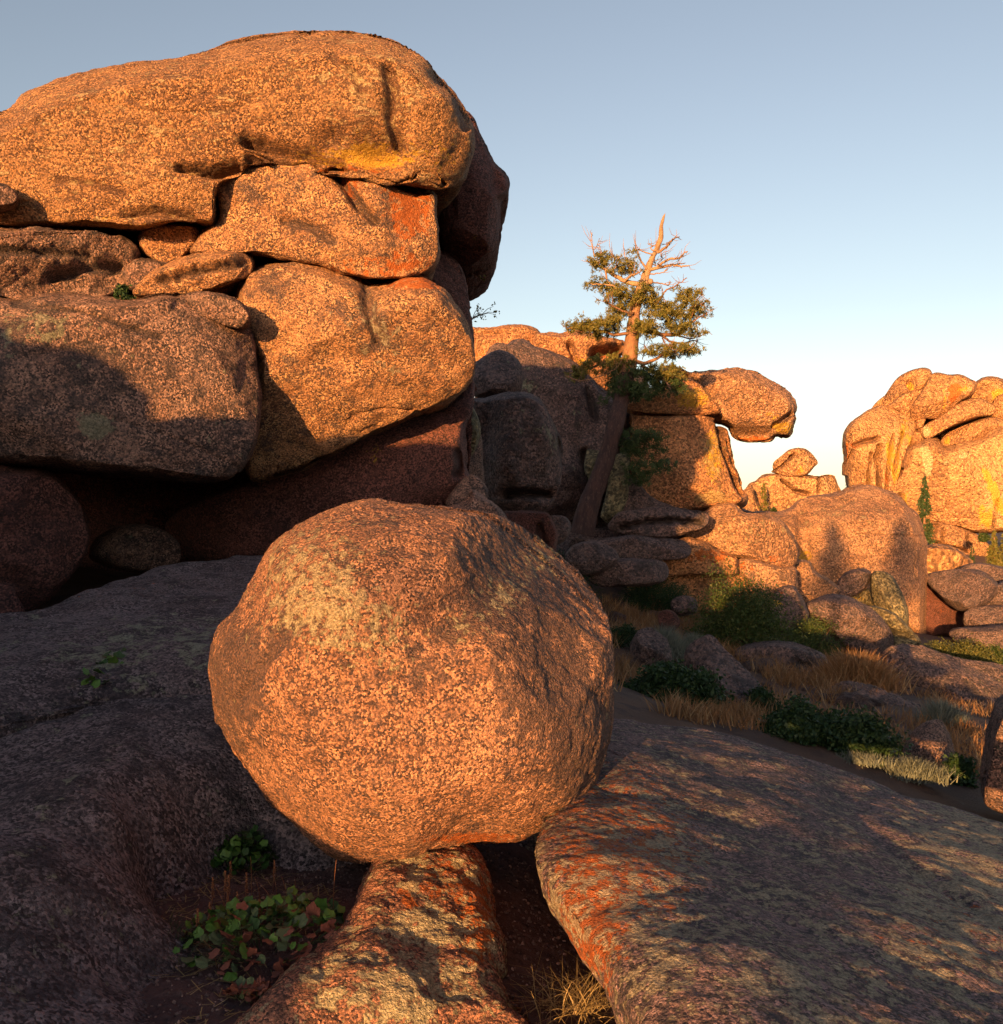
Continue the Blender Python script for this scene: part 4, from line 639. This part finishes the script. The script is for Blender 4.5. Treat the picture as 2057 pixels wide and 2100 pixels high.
def shrub(label, u, v, wpx, hpx, mat, tag='G', D=None, leaf=.045, dens=1., group=G_BUSH, cat='bush', name='bush', clump=.16, flat=1.):
    P = pt(tag, u, v, D) if D else hit(u, v, tag)
    s = CROP[tag][2]; w_ = wpx/s/F*P[1]/2; h = hpx/s/F*P[1]
    root = empty(name, P, label, cat, group)
    K = int(60*dens)+12; d = unit(rng.normal(size=(K, 3))); d[:, 2] = np.abs(d[:, 2])*.9-.05; rr = rng.uniform(.45, 1, K)**.5
    Cc = d*rr[:, None]*np.array([w_, w_*.8, h])*.86+np.array([0, 0, h*.06]); Cc *= (1+.18*rng.normal(size=(K, 1)))
    Cc[:, 2] = np.clip(Cc[:, 2], h*.05, h)
    m = int(150*dens); cs = clump*min(w_, h)*1.5
    L = (Cc[:, None]+rng.normal(size=(K, m, 3))*np.array([cs, cs, cs*.75*flat])*.8).reshape(-1, 3)+P
    L = L[L[:, 2] > P[2]-.05]
    part('foliage', leaves(L, leaf), mat, root, False)
    st = [tube(np.stack([P+np.array([0, 0, -.1]), P+c*np.array([.4, .4, .5])+rng.normal(size=3)*.02, P+c]), [.02*h+.012, .012*h+.008, .004], 4) for c in Cc[::4]]
    part('stem', merge(st), M_twig, root); return root
shrub('dark round bush at the foot of the reddish block, leftmost of the bushes', 350, 315, 200, 185, M_shrubdark, dens=1.1)
shrub('low dark bush between the two round bushes under the ledges', 675, 352, 230, 140, M_shrubdark)
shrub('biggest dark green bush in the middle of the slope', 985, 492, 340, 285, M_shrub, dens=1.5, leaf=.05)
shrub('loose green bush just right of the biggest bush', 1225, 520, 200, 160, M_shrub)
shrub('small dark bush left of the silvery sagebrush', 555, 470, 125, 85, M_shrubdark, dens=.6)
shrub('low spreading dark juniper behind the foreground slab', 735, 672, 350, 130, M_shrubdark, cat='juniper', name='juniper', leaf=.06, dens=1.3, flat=.6)
shrub('narrow dark bush beside the ramp-shaped pink slab', 1050, 705, 120, 95, M_shrubdark, dens=.6)
shrub('dark bush right of the ramp-shaped slab, before the dry grass', 1185, 800, 230, 120, M_shrubdark)
shrub('wide dark bush along the crest of the foreground slab', 1370, 855, 290, 145, M_shrubdark, dens=1.1)
shrub('small dark bush near the right end of the slab crest', 1740, 950, 120, 90, M_shrubdark, dens=.6)
shrub('yellow-green bush at the foot of the dome, left of its pair', 1680, 545, 120, 110, M_yel, dens=.8)
shrub('larger yellow-green bush at right below the edge boulders', 1790, 570, 185, 135, M_yel, leaf=.06)
shrub('dull green bush cut by the right edge of the picture', 1890, 585, 120, 120, M_shrub, leaf=.06)
shrub('dark green tuft in the gap under the ledge slab of the stack', 435, 1068, 70, 60, M_shrubdark, 'A', D=8.1, leaf=.035, dens=.25, group=None, cat='plant', name='green_tuft')
shrub('tiny green bush beside the far slender pine', 520, 968, 30, 22, M_shrub, 'H', D=86, leaf=.2, dens=.15, group='small bushes below the far formation')
shrub('tiny round bush at the foot of the far apron face', 1715, 1140, 60, 60, M_shrub, 'H', D=90, leaf=.22, dens=.3, group='small bushes below the far formation')
shrub('tiny round bush on the sunlit shelf', 1580, 1225, 34, 26, M_shrub, 'H', D=60, leaf=.14, dens=.2, group='small bushes below the far formation')
def sage(label, u, v, wpx, hpx, n=1500, tag='G', mat=None, cat='sagebrush', name='sagebrush', group='silvery sagebrush clumps', D=None, wd=.010):
    P = pt(tag, u, v, D) if D else hit(u, v, tag); s = CROP[tag][2]; w_ = wpx/s/F*P[1]/2; h = hpx/s/F*P[1]
    root = empty(name, P, label, cat, group)
    q = rng.normal(size=(n, 3))*np.array([w_*.42, w_*.3, 0]); q[:, 2] = rng.uniform(0, h*.45, n)*np.exp(-(q[:, 0]/w_)**2*2)
    V, Fc = blades(P+q, h*.62, wd, .55); part('foliage', (V, Fc), mat or M_sage, root, False)
    part('stem', merge([tube([P+np.array([0, 0, -.05]), P+np.array([a*w_*.3, 0, h*.3])], [.015, .006], 4) for a in (-1, -.4, .4, 1)]), M_twig, root)
sage('silvery sagebrush behind the dark juniper', 705, 520, 170, 125, 2600)
sage('small pale sagebrush tuft right of the larger sagebrush', 812, 488, 80, 70, 700)
sage('low pale sagebrush strip along the slab crest', 1400, 888, 220, 45, 900)
sage('large grey sagebrush near the right end of the slab crest', 1590, 950, 210, 85, 2400)
sage('pale wispy sagebrush on the open slope at right', 1690, 755, 150, 100, 1500)
sage('tall reddish-brown clump of dry grass in the middle of the slope', 1380, 635, 270, 150, 4200, mat=M_grass, cat='grass clump', name='grass_clump', group=None, wd=.02)

# dry grass on the slope: nobody could count it
def inpoly(U, V, poly):
    p = np.array(poly); x, y = p[:, 0], p[:, 1]; x2, y2 = np.roll(x, -1), np.roll(y, -1)
    return (((y[None] > V[:, None]) != (y2[None] > V[:, None])) & (U[:, None] < (x2-x)[None]*(V[:, None]-y[None])/((y2-y)[None]+1e-9)+x[None])).sum(1) % 2 == 1
zones = [([(520, 590), (600, 560), (820, 640), (1060, 720), (1060, 790), (900, 770), (600, 690), (520, 650)], 3500, .2),
         ([(370, 330), (500, 310), (640, 350), (820, 370), (900, 420), (760, 460), (640, 440), (560, 600), (500, 600), (430, 440)], 7000, .30),
         ([(800, 420), (1000, 480), (1300, 520), (1500, 560), (1500, 660), (1300, 690), (1180, 640), (1000, 560), (880, 500)], 8000, .30),
         ([(880, 520), (1000, 600), (1200, 680), (1400, 700), (1560, 680), (1700, 760), (1880, 800), (1860, 960), (1700, 920), (1400, 800), (1100, 740), (980, 650)], 7000, .24),
         ([(1500, 640), (1700, 700), (1900, 740), (1900, 700), (1600, 600)], 2500, .22)]
Bs = []; Hs = []
for poly, n, h in zones:
    q = np.array(C('G', *poly)); U = rng.uniform(q[:, 0].min(), q[:, 0].max(), n*2); Vv = rng.uniform(q[:, 1].min(), q[:, 1].max(), n*2)
    k = inpoly(U, Vv, q); b_ = hits(U[k], Vv[k]); kk = fbm(b_*1.1, 2, 77) > .02+rng.uniform(-.3, .3, len(b_)); b_ = b_[kk]; Bs.append(b_); Hs.append(np.full(len(b_), h))
Bs = np.concatenate(Bs); Hs = np.concatenate(Hs); V, Fc = blades(Bs+rng.normal(size=Bs.shape)*[.03, .03, 0], Hs, .014, .6)
add('dry_grass', mesh('dry_grass', V, Fc, M_grass, False), kind='stuff', label='brown dry grass covering the open slope behind the foreground slab', cat='grass')

# far conifers
G_P = 'slender conifers before the far formation'
def conifer(label, tag, u, v0, v1, wpx, D, mat=None, dens=1., group=G_P):
    B_ = pt(tag, u, v1, D); Tp = pt(tag, u, v0, D); h = Tp[2]-B_[2]; R_ = wpx/CROP[tag][2]/F*D/2
    root = empty('pine_tree', B_, label, 'pine tree', group)
    part('trunk', tube([B_-np.array([0, 0, 1.]), B_+np.array([0, 0, h*.5]), Tp], [h*.018+.05, h*.012+.03, .03], 6), M_bark, root)
    n = int(75*dens); z = np.sort(rng.uniform(.04, .98, n)); L = []
    for zz in z:
        r_ = R_*(1-zz)**.75*rng.uniform(.55, 1.1)+.06*R_; az = rng.uniform(0, 2*pi); m = int(26*dens*(.4+r_/R_))
        t = rng.uniform(.1, 1, m)**.7; p = np.stack([np.cos(az)*r_*t, np.sin(az)*r_*t, h*zz-.25*r_*t+h*.01*rng.normal(size=m)], 1)
        L.append(B_+p+rng.normal(size=(m, 3))*r_*.13)
    part('crown', leaves(np.concatenate(L), R_*.26, .45, .1), mat or M_needle, root, False)
conifer('slender pine before the broad far dome', 'H', 460, 795, 970, 66, 86)
conifer('tallest dark pine standing against the great apron face', 'H', 1378, 762, 1170, 118, 80, M_needledark, 1.5)
conifer('small dark pine peeking up on the skyline left of the far formation', 'H', 940, 783, 870, 60, 122, M_needledark, .6)
conifer('thin dark pine among the low cracked blocks', 'H', 1650, 1165, 1275, 56, 66, M_needledark, .8)
conifer('bushy yellowish pine at the right edge before the far formation', 'H', 1775, 1075, 1290, 100, 62, M_needle, 1.4)
conifer('bushy pine cut by the right edge before the far formation', 'H', 1835, 1060, 1300, 90, 64, M_needle, 1.2)

# ------------------------------------------------------------------ the old tree on the cliff
TD = 22.5
def tp(tag, a, b, dy=0.): return pt(tag, a, b, TD+dy)
trunk = [tp('M', 890, 1660), tp('M', 925, 1500), tp('M', 1000, 1280), tp('M', 1090, 1020), tp('M', 1150, 800), tp('M', 1190, 620, .3), tp('M', 1230, 460, .4), tp('M', 1255, 330, .4), tp('M', 1270, 220, .4), tp('T', 878, 1180, .4), tp('T', 895, 1000, .4), tp('T', 930, 900, .4), tp('T', 975, 790, .4), tp('T', 995, 690, .4), tp('T', 1035, 580, .4), tp('T', 1095, 460, .4), tp('T', 1140, 340, .3), tp('T', 1148, 240, .3), tp('T', 1165, 150, .3), tp('T', 1192, 78, .3)]
trad = [.30, .27, .235, .21, .20, .20, .20, .20, .19, .15, .13, .14, .13, .10, .085, .07, .055, .04, .028, .01]
def smooth(pts, k=6):
    p = np.array(pts, float); n = len(p); t = np.linspace(0, n-1, (n-1)*k+1); i = np.minimum(t.astype(int), n-2); f = (t-i)[:, None]
    g = lambda j: p[np.clip(j, 0, n-1)]
    a, b, c, d = g(i-1), g(i), g(i+1), g(i+2)
    return .5*(2*b+(c-a)*f+(2*a-5*b+4*c-d)*f*f+(3*b-a-3*c+d)*f**3)
root = empty('pine_tree', trunk[0], 'old leaning pine with a bare dead top and ragged green boughs on the cliff', 'pine tree')
tr = smooth(trunk, 10); ra = smooth(np.array(trad)[:, None], 10)[:, 0]; V, Fc = tube(tr, ra, 20)
V = V+vnorm(V, np.concatenate([Fc[:, :3], Fc[:, [0, 2, 3]]]))*(fbm(V*np.array([5, 5, 2.2]), 3, 12)*.035)[:, None]
zsplit = tp('T', 900, 960)[2]; fz = V[Fc].mean(1)[:, 2]
me = mesh('trunk', V-np.array(trunk[0]), Fc, M_bark); me.materials.append(M_dead); me.materials.append(M_barkshade); me.polygons.foreach_set('material_index', np.where(fz > zsplit, 1, np.where(fz < tp('M', 1250, 380)[2], 2, 0)).astype('i')); add('trunk', me, parent=root)
BR = [([(985, 800), (830, 775), (720, 725), (600, 650), (480, 590), (415, 560)], .07), ([(780, 765), (850, 705), (905, 690), (955, 655)], .035), ([(1035, 650), (1150, 620), (1260, 600), (1350, 615), (1425, 605)], .045),
      ([(1110, 615), (1220, 545), (1320, 535), (1370, 490), (1410, 465)], .035), ([(1250, 600), (1320, 590), (1385, 575)], .02), ([(1115, 475), (1205, 415), (1240, 370), (1275, 335), (1330, 320)], .035), ([(1215, 410), (1200, 385), (1230, 380)], .014),
      ([(1005, 640), (950, 570), (915, 480), (895, 440), (893, 370)], .03), ([(1060, 495), (960, 462), (925, 440), (880, 400)], .018), ([(1085, 465), (1040, 430), (1070, 405), (1100, 398)], .018), ([(1060, 410), (1015, 388)], .01),
      ([(1030, 770), (1120, 780), (1220, 800), (1240, 760)], .02), ([(1075, 1005), (1135, 945), (1190, 860), (1290, 805), (1400, 730)], .03), ([(485, 520), (470, 450), (452, 380), (452, 290)], .018), ([(478, 450), (510, 400), (535, 335)], .010),
      ([(1035, 690), (1130, 682), (1215, 645)], .018), ([(1020, 560), (1090, 605), (1080, 560), (1070, 520)], .014), ([(1150, 600), (1110, 590), (1160, 540), (1140, 500), (1220, 460)], .012),
      ([(930, 1240), (1150, 1290), (1300, 1290), (1420, 1200), (1450, 1100), (1580, 990)], .06), ([(1420, 1200), (1500, 1140), (1605, 1075)], .025), ([(1130, 1290), (1250, 1365), (1380, 1382), (1450, 1350), (1510, 1360)], .03), ([(1300, 1300), (1430, 1332), (1550, 1300), (1615, 1262)], .022),
      ([(1160, 1330), (1195, 1395), (1250, 1420)], .02), ([(900, 1260), (700, 1295), (500, 1250), (350, 1262), (230, 1230)], .045), ([(880, 1080), (810, 1075), (650, 1000), (590, 960)], .035), ([(900, 960), (760, 880), (640, 800), (450, 790)], .04), ([(590, 650), (620, 780), (700, 840), (780, 880)], .025),
      ([(830, 1530), (600, 1570), (400, 1640), (200, 1680)], .045), ([(200, 1705), (330, 1752), (500, 1722), (700, 1640)], .02), ([(850, 1540), (1000, 1580), (1200, 1480), (1400, 1450)], .06), ([(950, 1600), (1150, 1720), (1250, 1850)], .045), ([(960, 1540), (985, 1430), (975, 1390)], .012), ([(1060, 1430), (1085, 1385)], .008),
      ([(650, 690), (700, 600), (690, 540)], .02), ([(520, 610), (545, 520), (540, 430)], .014), ([(600, 650), (660, 560), (640, 470)], .014), ([(850, 700), (800, 560), (780, 440)], .018), ([(1450, 1120), (1500, 960), (1560, 880)], .018), ([(1250, 1290), (1200, 1100), (1190, 960)], .02)]
BR += [([(1480+x, 1000) for x in (0, 60)], .008)]
for pts, r0 in BR:
    a = np.array(pts, float); n = len(a); dyb = rng.uniform(-1.2, 1.2); prof = np.linspace(0, 1, n)
    p = smooth([tp('T', x, y, .3+dyb*t) for (x, y), t in zip(a, prof)], 6); m = len(p)
    p = p+rng.normal(size=p.shape)*.012*np.linspace(.2, 1, m)[:, None]
    prts = [tube(p, np.linspace(r0, r0*.22+.004, m), 6)]
    L_ = np.linalg.norm(np.diff(p, axis=0), axis=1).sum()
    for _ in range(int(L_*6)+1):                       # fine twigs
        i = rng.integers(m//3, m); d = unit(rng.normal(size=3)+np.array([0, -.1, .45])+unit(p[min(i+1, m-1)]-p[max(i-1, 0)])*.8); l = rng.uniform(.12, .42)
        prts.append(tube([p[i], p[i]+d*l*.5+rng.normal(size=3)*.02, p[i]+d*l+np.array([0, 0, l*.15])], [.010, .007, .003], 3))
    part('branch', merge(prts), M_dead if a[:, 1].mean() < 860 else M_bark, root)
knob = tp('T', 1040, 765, .1); d_, T_ = ico(3); part('branch', (knob+d_*.07*(1+.2*fbm(d_*2, 2, 5)[:, None]), T_), M_dead, root)
BL = [('T', 520, 560, 120, 60, .6), ('T', 780, 590, 110, 90, .7), ('T', 545, 820, 120, 60, .6), ('T', 840, 890, 180, 80, 1.2), ('T', 700, 1010, 130, 60, .8), ('T', 985, 950, 120, 110, 1.2), ('T', 1440, 880, 80, 60, .5), ('T', 1310, 1030, 190, 80, 1.0), ('T', 1160, 1150, 280, 110, 2.2),
      ('T', 950, 1240, 150, 60, 1.), ('T', 530, 1235, 180, 50, 1.3), ('T', 650, 1175, 70, 45, .4), ('T', 415, 1195, 60, 40, .35), ('T', 255, 1225, 50, 22, .2), ('T', 1400, 1250, 110, 50, .6), ('T', 1500, 1060, 100, 70, .5), ('T', 1180, 1450, 210, 60, 1.1), ('T', 1400, 1460, 90, 40, .4),
      ('T', 620, 1590, 220, 60, 1.3), ('T', 330, 1675, 130, 22, .35), ('T', 870, 1740, 260, 90, 2.2), ('T', 1150, 1680, 150, 90, 1.4), ('T', 1230, 1800, 100, 70, .8), ('T', 940, 1850, 200, 80, 1.4),
      ('M', 1330, 890, 140, 45, .8), ('M', 1270, 965, 90, 45, .5), ('M', 1400, 1010, 140, 35, .5), ('M', 1420, 1150, 190, 55, .8), ('M', 1330, 1225, 60, 60, .3), ('M', 1180, 560, 160, 60, .8)]
for tg, x, y, rx, ry, dn in BL:
    s = CROP[tg][2]; n = int(13*dn)+3; fx = TD/F/s; c0 = tp(tg, x, y, .2+rng.uniform(-.3, .3)); dpt = rx*fx*.7
    q = rng.normal(size=(n, 3)); q = q/np.maximum(1, np.linalg.norm(q, axis=1)[:, None]/1.25)
    cc_ = c0+q*np.array([rx*fx*.8, dpt, ry*fx*.8]); tufts = []
    cc_ = np.repeat(cc_, 5, 0)+rng.normal(size=(n*5, 3))*np.array([.13, .13, .05])
    k = 30; base = np.repeat(cc_, k, 0)+rng.normal(size=(len(cc_)*k, 3))*.035
    V, Fc = leaves(base, .085, .25, .5)
    part('foliage', (V, Fc), M_needledark if tg == 'M' or y > 1700 else M_needle, root, False)
def twig(label, tag, pts, D, leafn=0):
    p = [pt(tag, *q, D) for q in pts]; r_ = empty('twig', p[0], label, 'twig', 'twigs sprouting beside the stack')
    pr = [tube(smooth(p, 4), np.linspace(.012, .004, (len(p)-1)*4+1), 4)]; tips = []
    for _ in range(9):
        i = rng.integers(1, len(p)); e_ = p[i]+np.array([rng.uniform(-.05, .22), rng.uniform(-.1, .1), rng.uniform(-.05, .16)]); pr.append(tube([p[i], (p[i]+e_)/2+[0, 0, .02], e_], [.006, .005, .003], 3)); tips.append(e_)
    part('stem', merge(pr), M_twig, r_)
    part('foliage', leaves(np.repeat(np.array(tips), 7, 0)+rng.normal(size=(len(tips)*7, 3))*.022, .04), M_needle, r_, False)
twig('thin dry twig sticking out right of the stack above the ridge', 'K', [(1240, 1020), (1280, 970), (1330, 945), (1370, 930)], 12.2)
twig('tiny leafy twig under the shaded boulder at the stack edge', 'K', [(1150, 540), (1190, 530), (1220, 550)], 11.6)

# ------------------------------------------------------------------ foreground plants
def lobed_leaf(r=rng):
    n = 15; th = np.linspace(-2.55, 2.55, n); lob = 1-.20*np.abs(np.sin(th*2.5))**.7; R_ = lob*(1+.04*r.normal(size=n))
    x = np.sin(th)*R_*.5; y = np.cos(th)*R_*.5+.28; z = .10*np.cos(th*5)*.5-.25*np.abs(x)*r.uniform(0, 1)+.06*r.normal()*y
    V = np.concatenate([[[0, 0, 0]], np.stack([x, y, z], 1)]); T = np.array([[0, i+1, i+2] for i in range(n-1)])[:, ::-1]; return V, T
M_l1 = simple('fresh_green_leaf', [(.05, .12, .022), (.075, .15, .03)], 30, .5); M_l2 = simple('dull_green_leaf', [(.045, .070, .032), (.07, .095, .05)], 30, .6)
M_l3 = simple('reddish_leaf', [(.12, .035, .028), (.19, .075, .05)], 30, .6); M_l4 = simple('dark_green_leaf', [(.015, .045, .010), (.03, .07, .014)], 30, .5)
M_fl = simple('dried_flower', [(.20, .08, .035), (.13, .055, .03)], 90, .9)
LM = {}
for nm, m in (('g', M_l1), ('d', M_l2), ('r', M_l3), ('k', M_l4)):
    LM[nm] = [mesh('leaf', *lobed_leaf(), m) for _ in range(3)]
from mathutils import Euler
def on_floor(tag, a, b, dz=1.235):
    u, v = C(tag, (a, b))[0]; y = dz*F/(v-HV); return np.array([(u-CU)/F*y, y, CZ-dz])
def leafy(label, tag, cx, cy, rx, ry, n, hgt, size, kinds, floor=1.235, red=None, name='leafy_plant', group='leafy plants growing between the foreground rocks', yscale=1.):
    P = on_floor(tag, cx, cy, floor); s = CROP[tag][2]; w_ = rx/s/F*P[1]; dpt = ry/s/F*P[1]*(P[1]/floor)*.62*yscale
    root = empty(name, P, label, 'plant', group); st = []
    for i in range(n):
        a = rng.uniform(0, 2*pi); q = rng.uniform(0, 1)**.5; x, y = np.cos(a)*q, np.sin(a)*q
        z = hgt*(1-q*q*.75)*rng.uniform(.45, 1.05); loc = np.array([x*w_, y*dpt, z]); lum = fbm((loc*14)[None], 1, 5)[0]
        kd = kinds[rng.integers(len(kinds))]
        if red and red(x, y) > rng.uniform(): kd = 'r'
        o = bpy.data.objects.new('leaf', LM[kd][rng.integers(3)]); COL.objects.link(o); o.parent = root; o.location = loc*np.array([1, 1, 1+.25*lum])
        o.rotation_euler = Euler((rng.normal()*.35+.45, rng.normal()*.35, rng.uniform(0, 2*pi))); sc_ = size*rng.uniform(.6, 1.25); o.scale = (sc_, sc_, sc_)
        if i % 3 == 0: st.append(tube([P+loc*np.array([.3, .3, 0])-[0, 0, .03], P+loc*np.array([.8, .8, .5]), P+loc], [.0022, .0018, .0012], 3))
    part('stem', merge(st), M_l2, root, origin=P); return root, P
leafy('dark green lobed-leaf plant, the smaller one above the big clump in the pit', 'P', 410, 620, 340, 180, 210, .12, .040, 'kkkg', red=None)
big, BP = leafy('big clump of green and reddish lobed leaves beside the rock pedestal', 'P', 680, 1400, 860, 520, 298, .13, .043, 'gggddk', red=lambda x, y: .6 if (y < -.45 and x > -.6) or (x > .35 and y < .0) else .03)
leafy('small patch of red autumn leaves at the lower end of the big clump', 'P', 560, 1900, 260, 110, 70, .05, .032, 'rrrd')
for (x, y, h) in [(150, 1000, 28), (270, 960, 34), (320, 800, 20), (300, 960, 24), (470, 960, 30), (290, 1100, 16), (380, 1200, 40), (120, 1240, 26), (5, 1290, 22), (735, 780, 18), (590, 1160, 14)]:
    b0 = on_floor('P', x, y+90)-np.array([0, 0, 0]); tall = h*2.6/4.628/F*b0[1]+.05; d_, T_ = ico(1); pr = [tube([b0-[0, 0, .02], b0+[.004, 0, tall*.6], b0+[.008, 0, tall*1.6]], [.0016, .0014, .001], 3)]
    for k in range(34):
        zz = tall*(.75+.85*k/34); a = k*2.4; pr.append((d_*.0024*rng.uniform(.7, 1.3)+b0+np.array([.006+np.cos(a)*.0035*(1.3-k/34), np.sin(a)*.0035*(1.3-k/34), zz]), T_))
    part('flower_spike', merge(pr), M_fl, big, False, origin=BP)
V, Fc = merge([tube(smooth([on_floor('P', x, y), on_floor('P', x, y)+np.array([dx*.3, 0, h*.6]), on_floor('P', x, y)+np.array([dx, 0, h])], 4), np.linspace(.0016, .0008, 9), 3) for x, y, dx, h in [(300, 1200, -.04, .13), (760, 1150, -.05, .12), (880, 1080, -.02, .12), (950, 1060, 0, .11), (780, 1050, -.01, .11), (620, 1020, -.02, .1), (1310, 1180, .01, .20), (540, 1000, -.005, .16), (210, 1600, -.04, .08)]])
part('stem', (V, Fc), M_fl, big, origin=BP)
leafy('small green plant in the crack of the bedrock at left', 'D', 222, 1290, 44, 40, 90, .12, .05, 'ggk', floor=.70, yscale=.8)
leafy('faint low plant left of the green crack plant', 'D', 110, 1322, 45, 14, 40, .05, .04, 'kkd', floor=.745, yscale=.5)
leafy('low dark plants at the left edge in the bedrock crack', 'D', 10, 1350, 40, 14, 40, .05, .04, 'kkd', floor=.77, yscale=.5)
# feathery plant and grass in the crevice
def feather(label, tag, cx, cy, rx, ry, n, hgt, floor, mat):
    P = on_floor(tag, cx, cy, floor); s = CROP[tag][2]; w_ = rx/s/F*P[1]; dp = ry/s/F*P[1]*(P[1]/floor)*.6
    root = empty('fern_plant', P, label, 'plant', 'leafy plants growing between the foreground rocks'); pr = []
    for i in range(n):
        b0 = P+np.array([rng.uniform(-1, 1)*w_*.7, rng.uniform(-1, 1)*dp*.8, -.01]); az = rng.uniform(0, 2*pi); L = rng.uniform(.6, 1.1)*hgt; d = np.array([np.cos(az)*.75, np.sin(az)*.75, 1]); d /= np.linalg.norm(d)
        t = np.linspace(0, 1, 14)[:, None]; ax = b0+d*L*t+np.array([0, 0, -.35*L])*t*t; sd = unit(np.cross(d, [0, 0, 1.])[None])[0]
        pr.append(tube(ax[::4], .0012, 3))
        for sg in (-1, 1):
            q = np.repeat(ax[2:], 3, 0); k = np.tile([.3, .65, 1.], 12)[:, None]; ww = (.022*np.sin(np.linspace(.5, 3.0, 12))).repeat(3)[:, None]
            pr.append(leaves(q+sg*sd*ww*k+d*.006*k+rng.normal(size=q.shape)*.0015, .010, .5, .4))
    part('frond', merge(pr), mat, root, False, origin=P)
M_fern = leafmat('feathery_leaf', (.05, .09, .03), (.075, .11, .04), (.16, .11, .04), .2)
feather('feathery green plant at the top of the dark crevice beside the pedestal', 'Q', 1190, 1010, 110, 60, 26, .085, 1.42, M_fern)
feather('feathery green and yellow plant filling the bottom of the crevice', 'Q', 1240, 1300, 190, 170, 70, .085, 1.40, M_fern)
def tuft(label, tag, cx, cy, wm, n, h, floor, mat, name='grass_tuft', lean=1.2, wd=.0026):
    P = on_floor(tag, cx, cy, floor); root = empty(name, P, label, 'grass tuft', 'small grass tufts among the foreground rocks')
    part('blade', blades(P+rng.normal(size=(n, 3))*np.array([wm, wm*.8, .0]), h, wd, lean, 5, 1.1), mat, root, False, origin=P)
M_straw = leafmat('straw', (.30, .22, .10), (.20, .14, .07), (.38, .28, .15), .2)
tuft('curly straw-coloured grass tuft at the bottom edge beside the crevice', 'Q', 1520, 1330, 0.06, 220, .10, 1.33, M_straw)
tuft('sparse dry grass tuft at the upper side of the pit', 'L', 700, 715, .06, 60, .13, 1.22, M_sage, lean=1.4)
tuft('wispy dark grass at the left side of the big leafy clump', 'L', 700, 1180, .05, 160, .10, 1.235, M_shrubdark, lean=1.3)

def side_pine(x, y, h, R_, label):
    z0 = float(ground_z(np.array([x]), np.array([y]))[0]); P = np.array([x, y, z0]); root = empty('pine_tree', P, label, 'pine tree', 'pines behind the photographer')
    part('trunk', tube([P-[0, 0, .5], P+[.1, 0, h*.5], P+[0, .1, h*.98]], [.11, .08, .02], 8), M_bark, root)
    n = 200; z = rng.uniform(.55, 1, n); L = []
    for zz in z:
        r_ = R_*min(1, (1.04-zz)*2.6)*rng.uniform(.4, 1.1); az = rng.uniform(0, 2*pi); t = rng.uniform(.1, 1, 30)
        L.append(P+np.stack([np.cos(az)*r_*t, np.sin(az)*r_*t, h*zz-.1*t], 1)+rng.normal(size=(30, 3))*.06)
    part('crown', leaves(np.concatenate(L), .12, .45, .1), M_needledark, root, False)
side_pine(-5.6, -15, 6.1, 1.5, 'taller of two slim pines standing behind the photographer')
side_pine(-3.3, -15.5, 6.3, 1.5, 'shorter of two slim pines standing behind the photographer')

# rubble on the slope and litter in the pit
def little_stone(me_i, P, r, rot):
    o = bpy.data.objects.new('stone', STM[me_i]); COL.objects.link(o); o.location = P; o.scale = (r, r*rng.uniform(.7, 1.1), r*rng.uniform(.45, .8)); o.rotation_euler = (0, 0, rot)
    o['label'], o['group'] = ZL[ZI[0]]; o['category'] = 'stone'
STM = []; ZL = {0: ('small loose stone in the brown grass just right of the round boulder', 'loose stones beside the round boulder'), 1: ('small loose stone on the open grassy slope above the slab crest', 'loose stones on the open slope'), 2: ('small loose stone near the foot of the biggest green bush', 'loose stones by the biggest bush')}; ZI = [0]
for q in range(4):
    d, T = ico(4); V = np.sign(d)*np.abs(d)**.8; V = V*(1+fbm(d*1.3, 3, 90+q)[:, None]*.35); me = mesh('stone', V, T, M_middark); colattr(me, np.zeros((len(V), 4))); STM.append(me)
for poly, n in (([(380, 330), (820, 380), (900, 470), (560, 600)], 6), ([(900, 520), (1500, 560), (1800, 700), (1850, 860), (1500, 760), (1050, 640)], 18), ([(1130, 400), (1300, 480), (1550, 530), (1250, 560)], 5)):
    q = np.array(C('G', *poly)); U = rng.uniform(q[:, 0].min(), q[:, 0].max(), n*4); Vv = rng.uniform(q[:, 1].min(), q[:, 1].max(), n*4); k = inpoly(U, Vv, q)
    ZI[0] = {6: 0, 18: 1, 5: 2}[n]
    for P in hits(U[k], Vv[k])[:n]: little_stone(rng.integers(4), tuple(P), .06+.28*rng.uniform()**2.2, rng.uniform(0, 6))
n = 2600; lx, ly = rng.uniform(-1.6, -.1, n), rng.uniform(2.0, 3.7, n); keep = fbm(np.stack([lx*2, ly*2, 0*lx], 1), 2, 31) > -.1; lx, ly = lx[keep], ly[keep]; n = len(lx); lz = soil_z(lx, ly)+.010
a_ = rng.uniform(0, 2*pi, n); L_ = rng.uniform(.01, .035, n); dx, dy = np.cos(a_)*L_, np.sin(a_)*L_; wx, wy = -np.sin(a_)*.0012, np.cos(a_)*.0012; up = rng.uniform(0, .012, n)
V = np.stack([np.stack([lx-dx-wx, ly-dy-wy, lz], 1), np.stack([lx-dx+wx, ly-dy+wy, lz], 1), np.stack([lx+dx+wx, ly+dy+wy, lz+up], 1), np.stack([lx+dx-wx, ly+dy-wy, lz+up], 1)], 1).reshape(-1, 3)
add('needle_litter', mesh('needle_litter', V, np.arange(n*4).reshape(-1, 4), M_straw, False), kind='stuff', label='dry needles and stalks scattered over the pit floor', cat='litter')
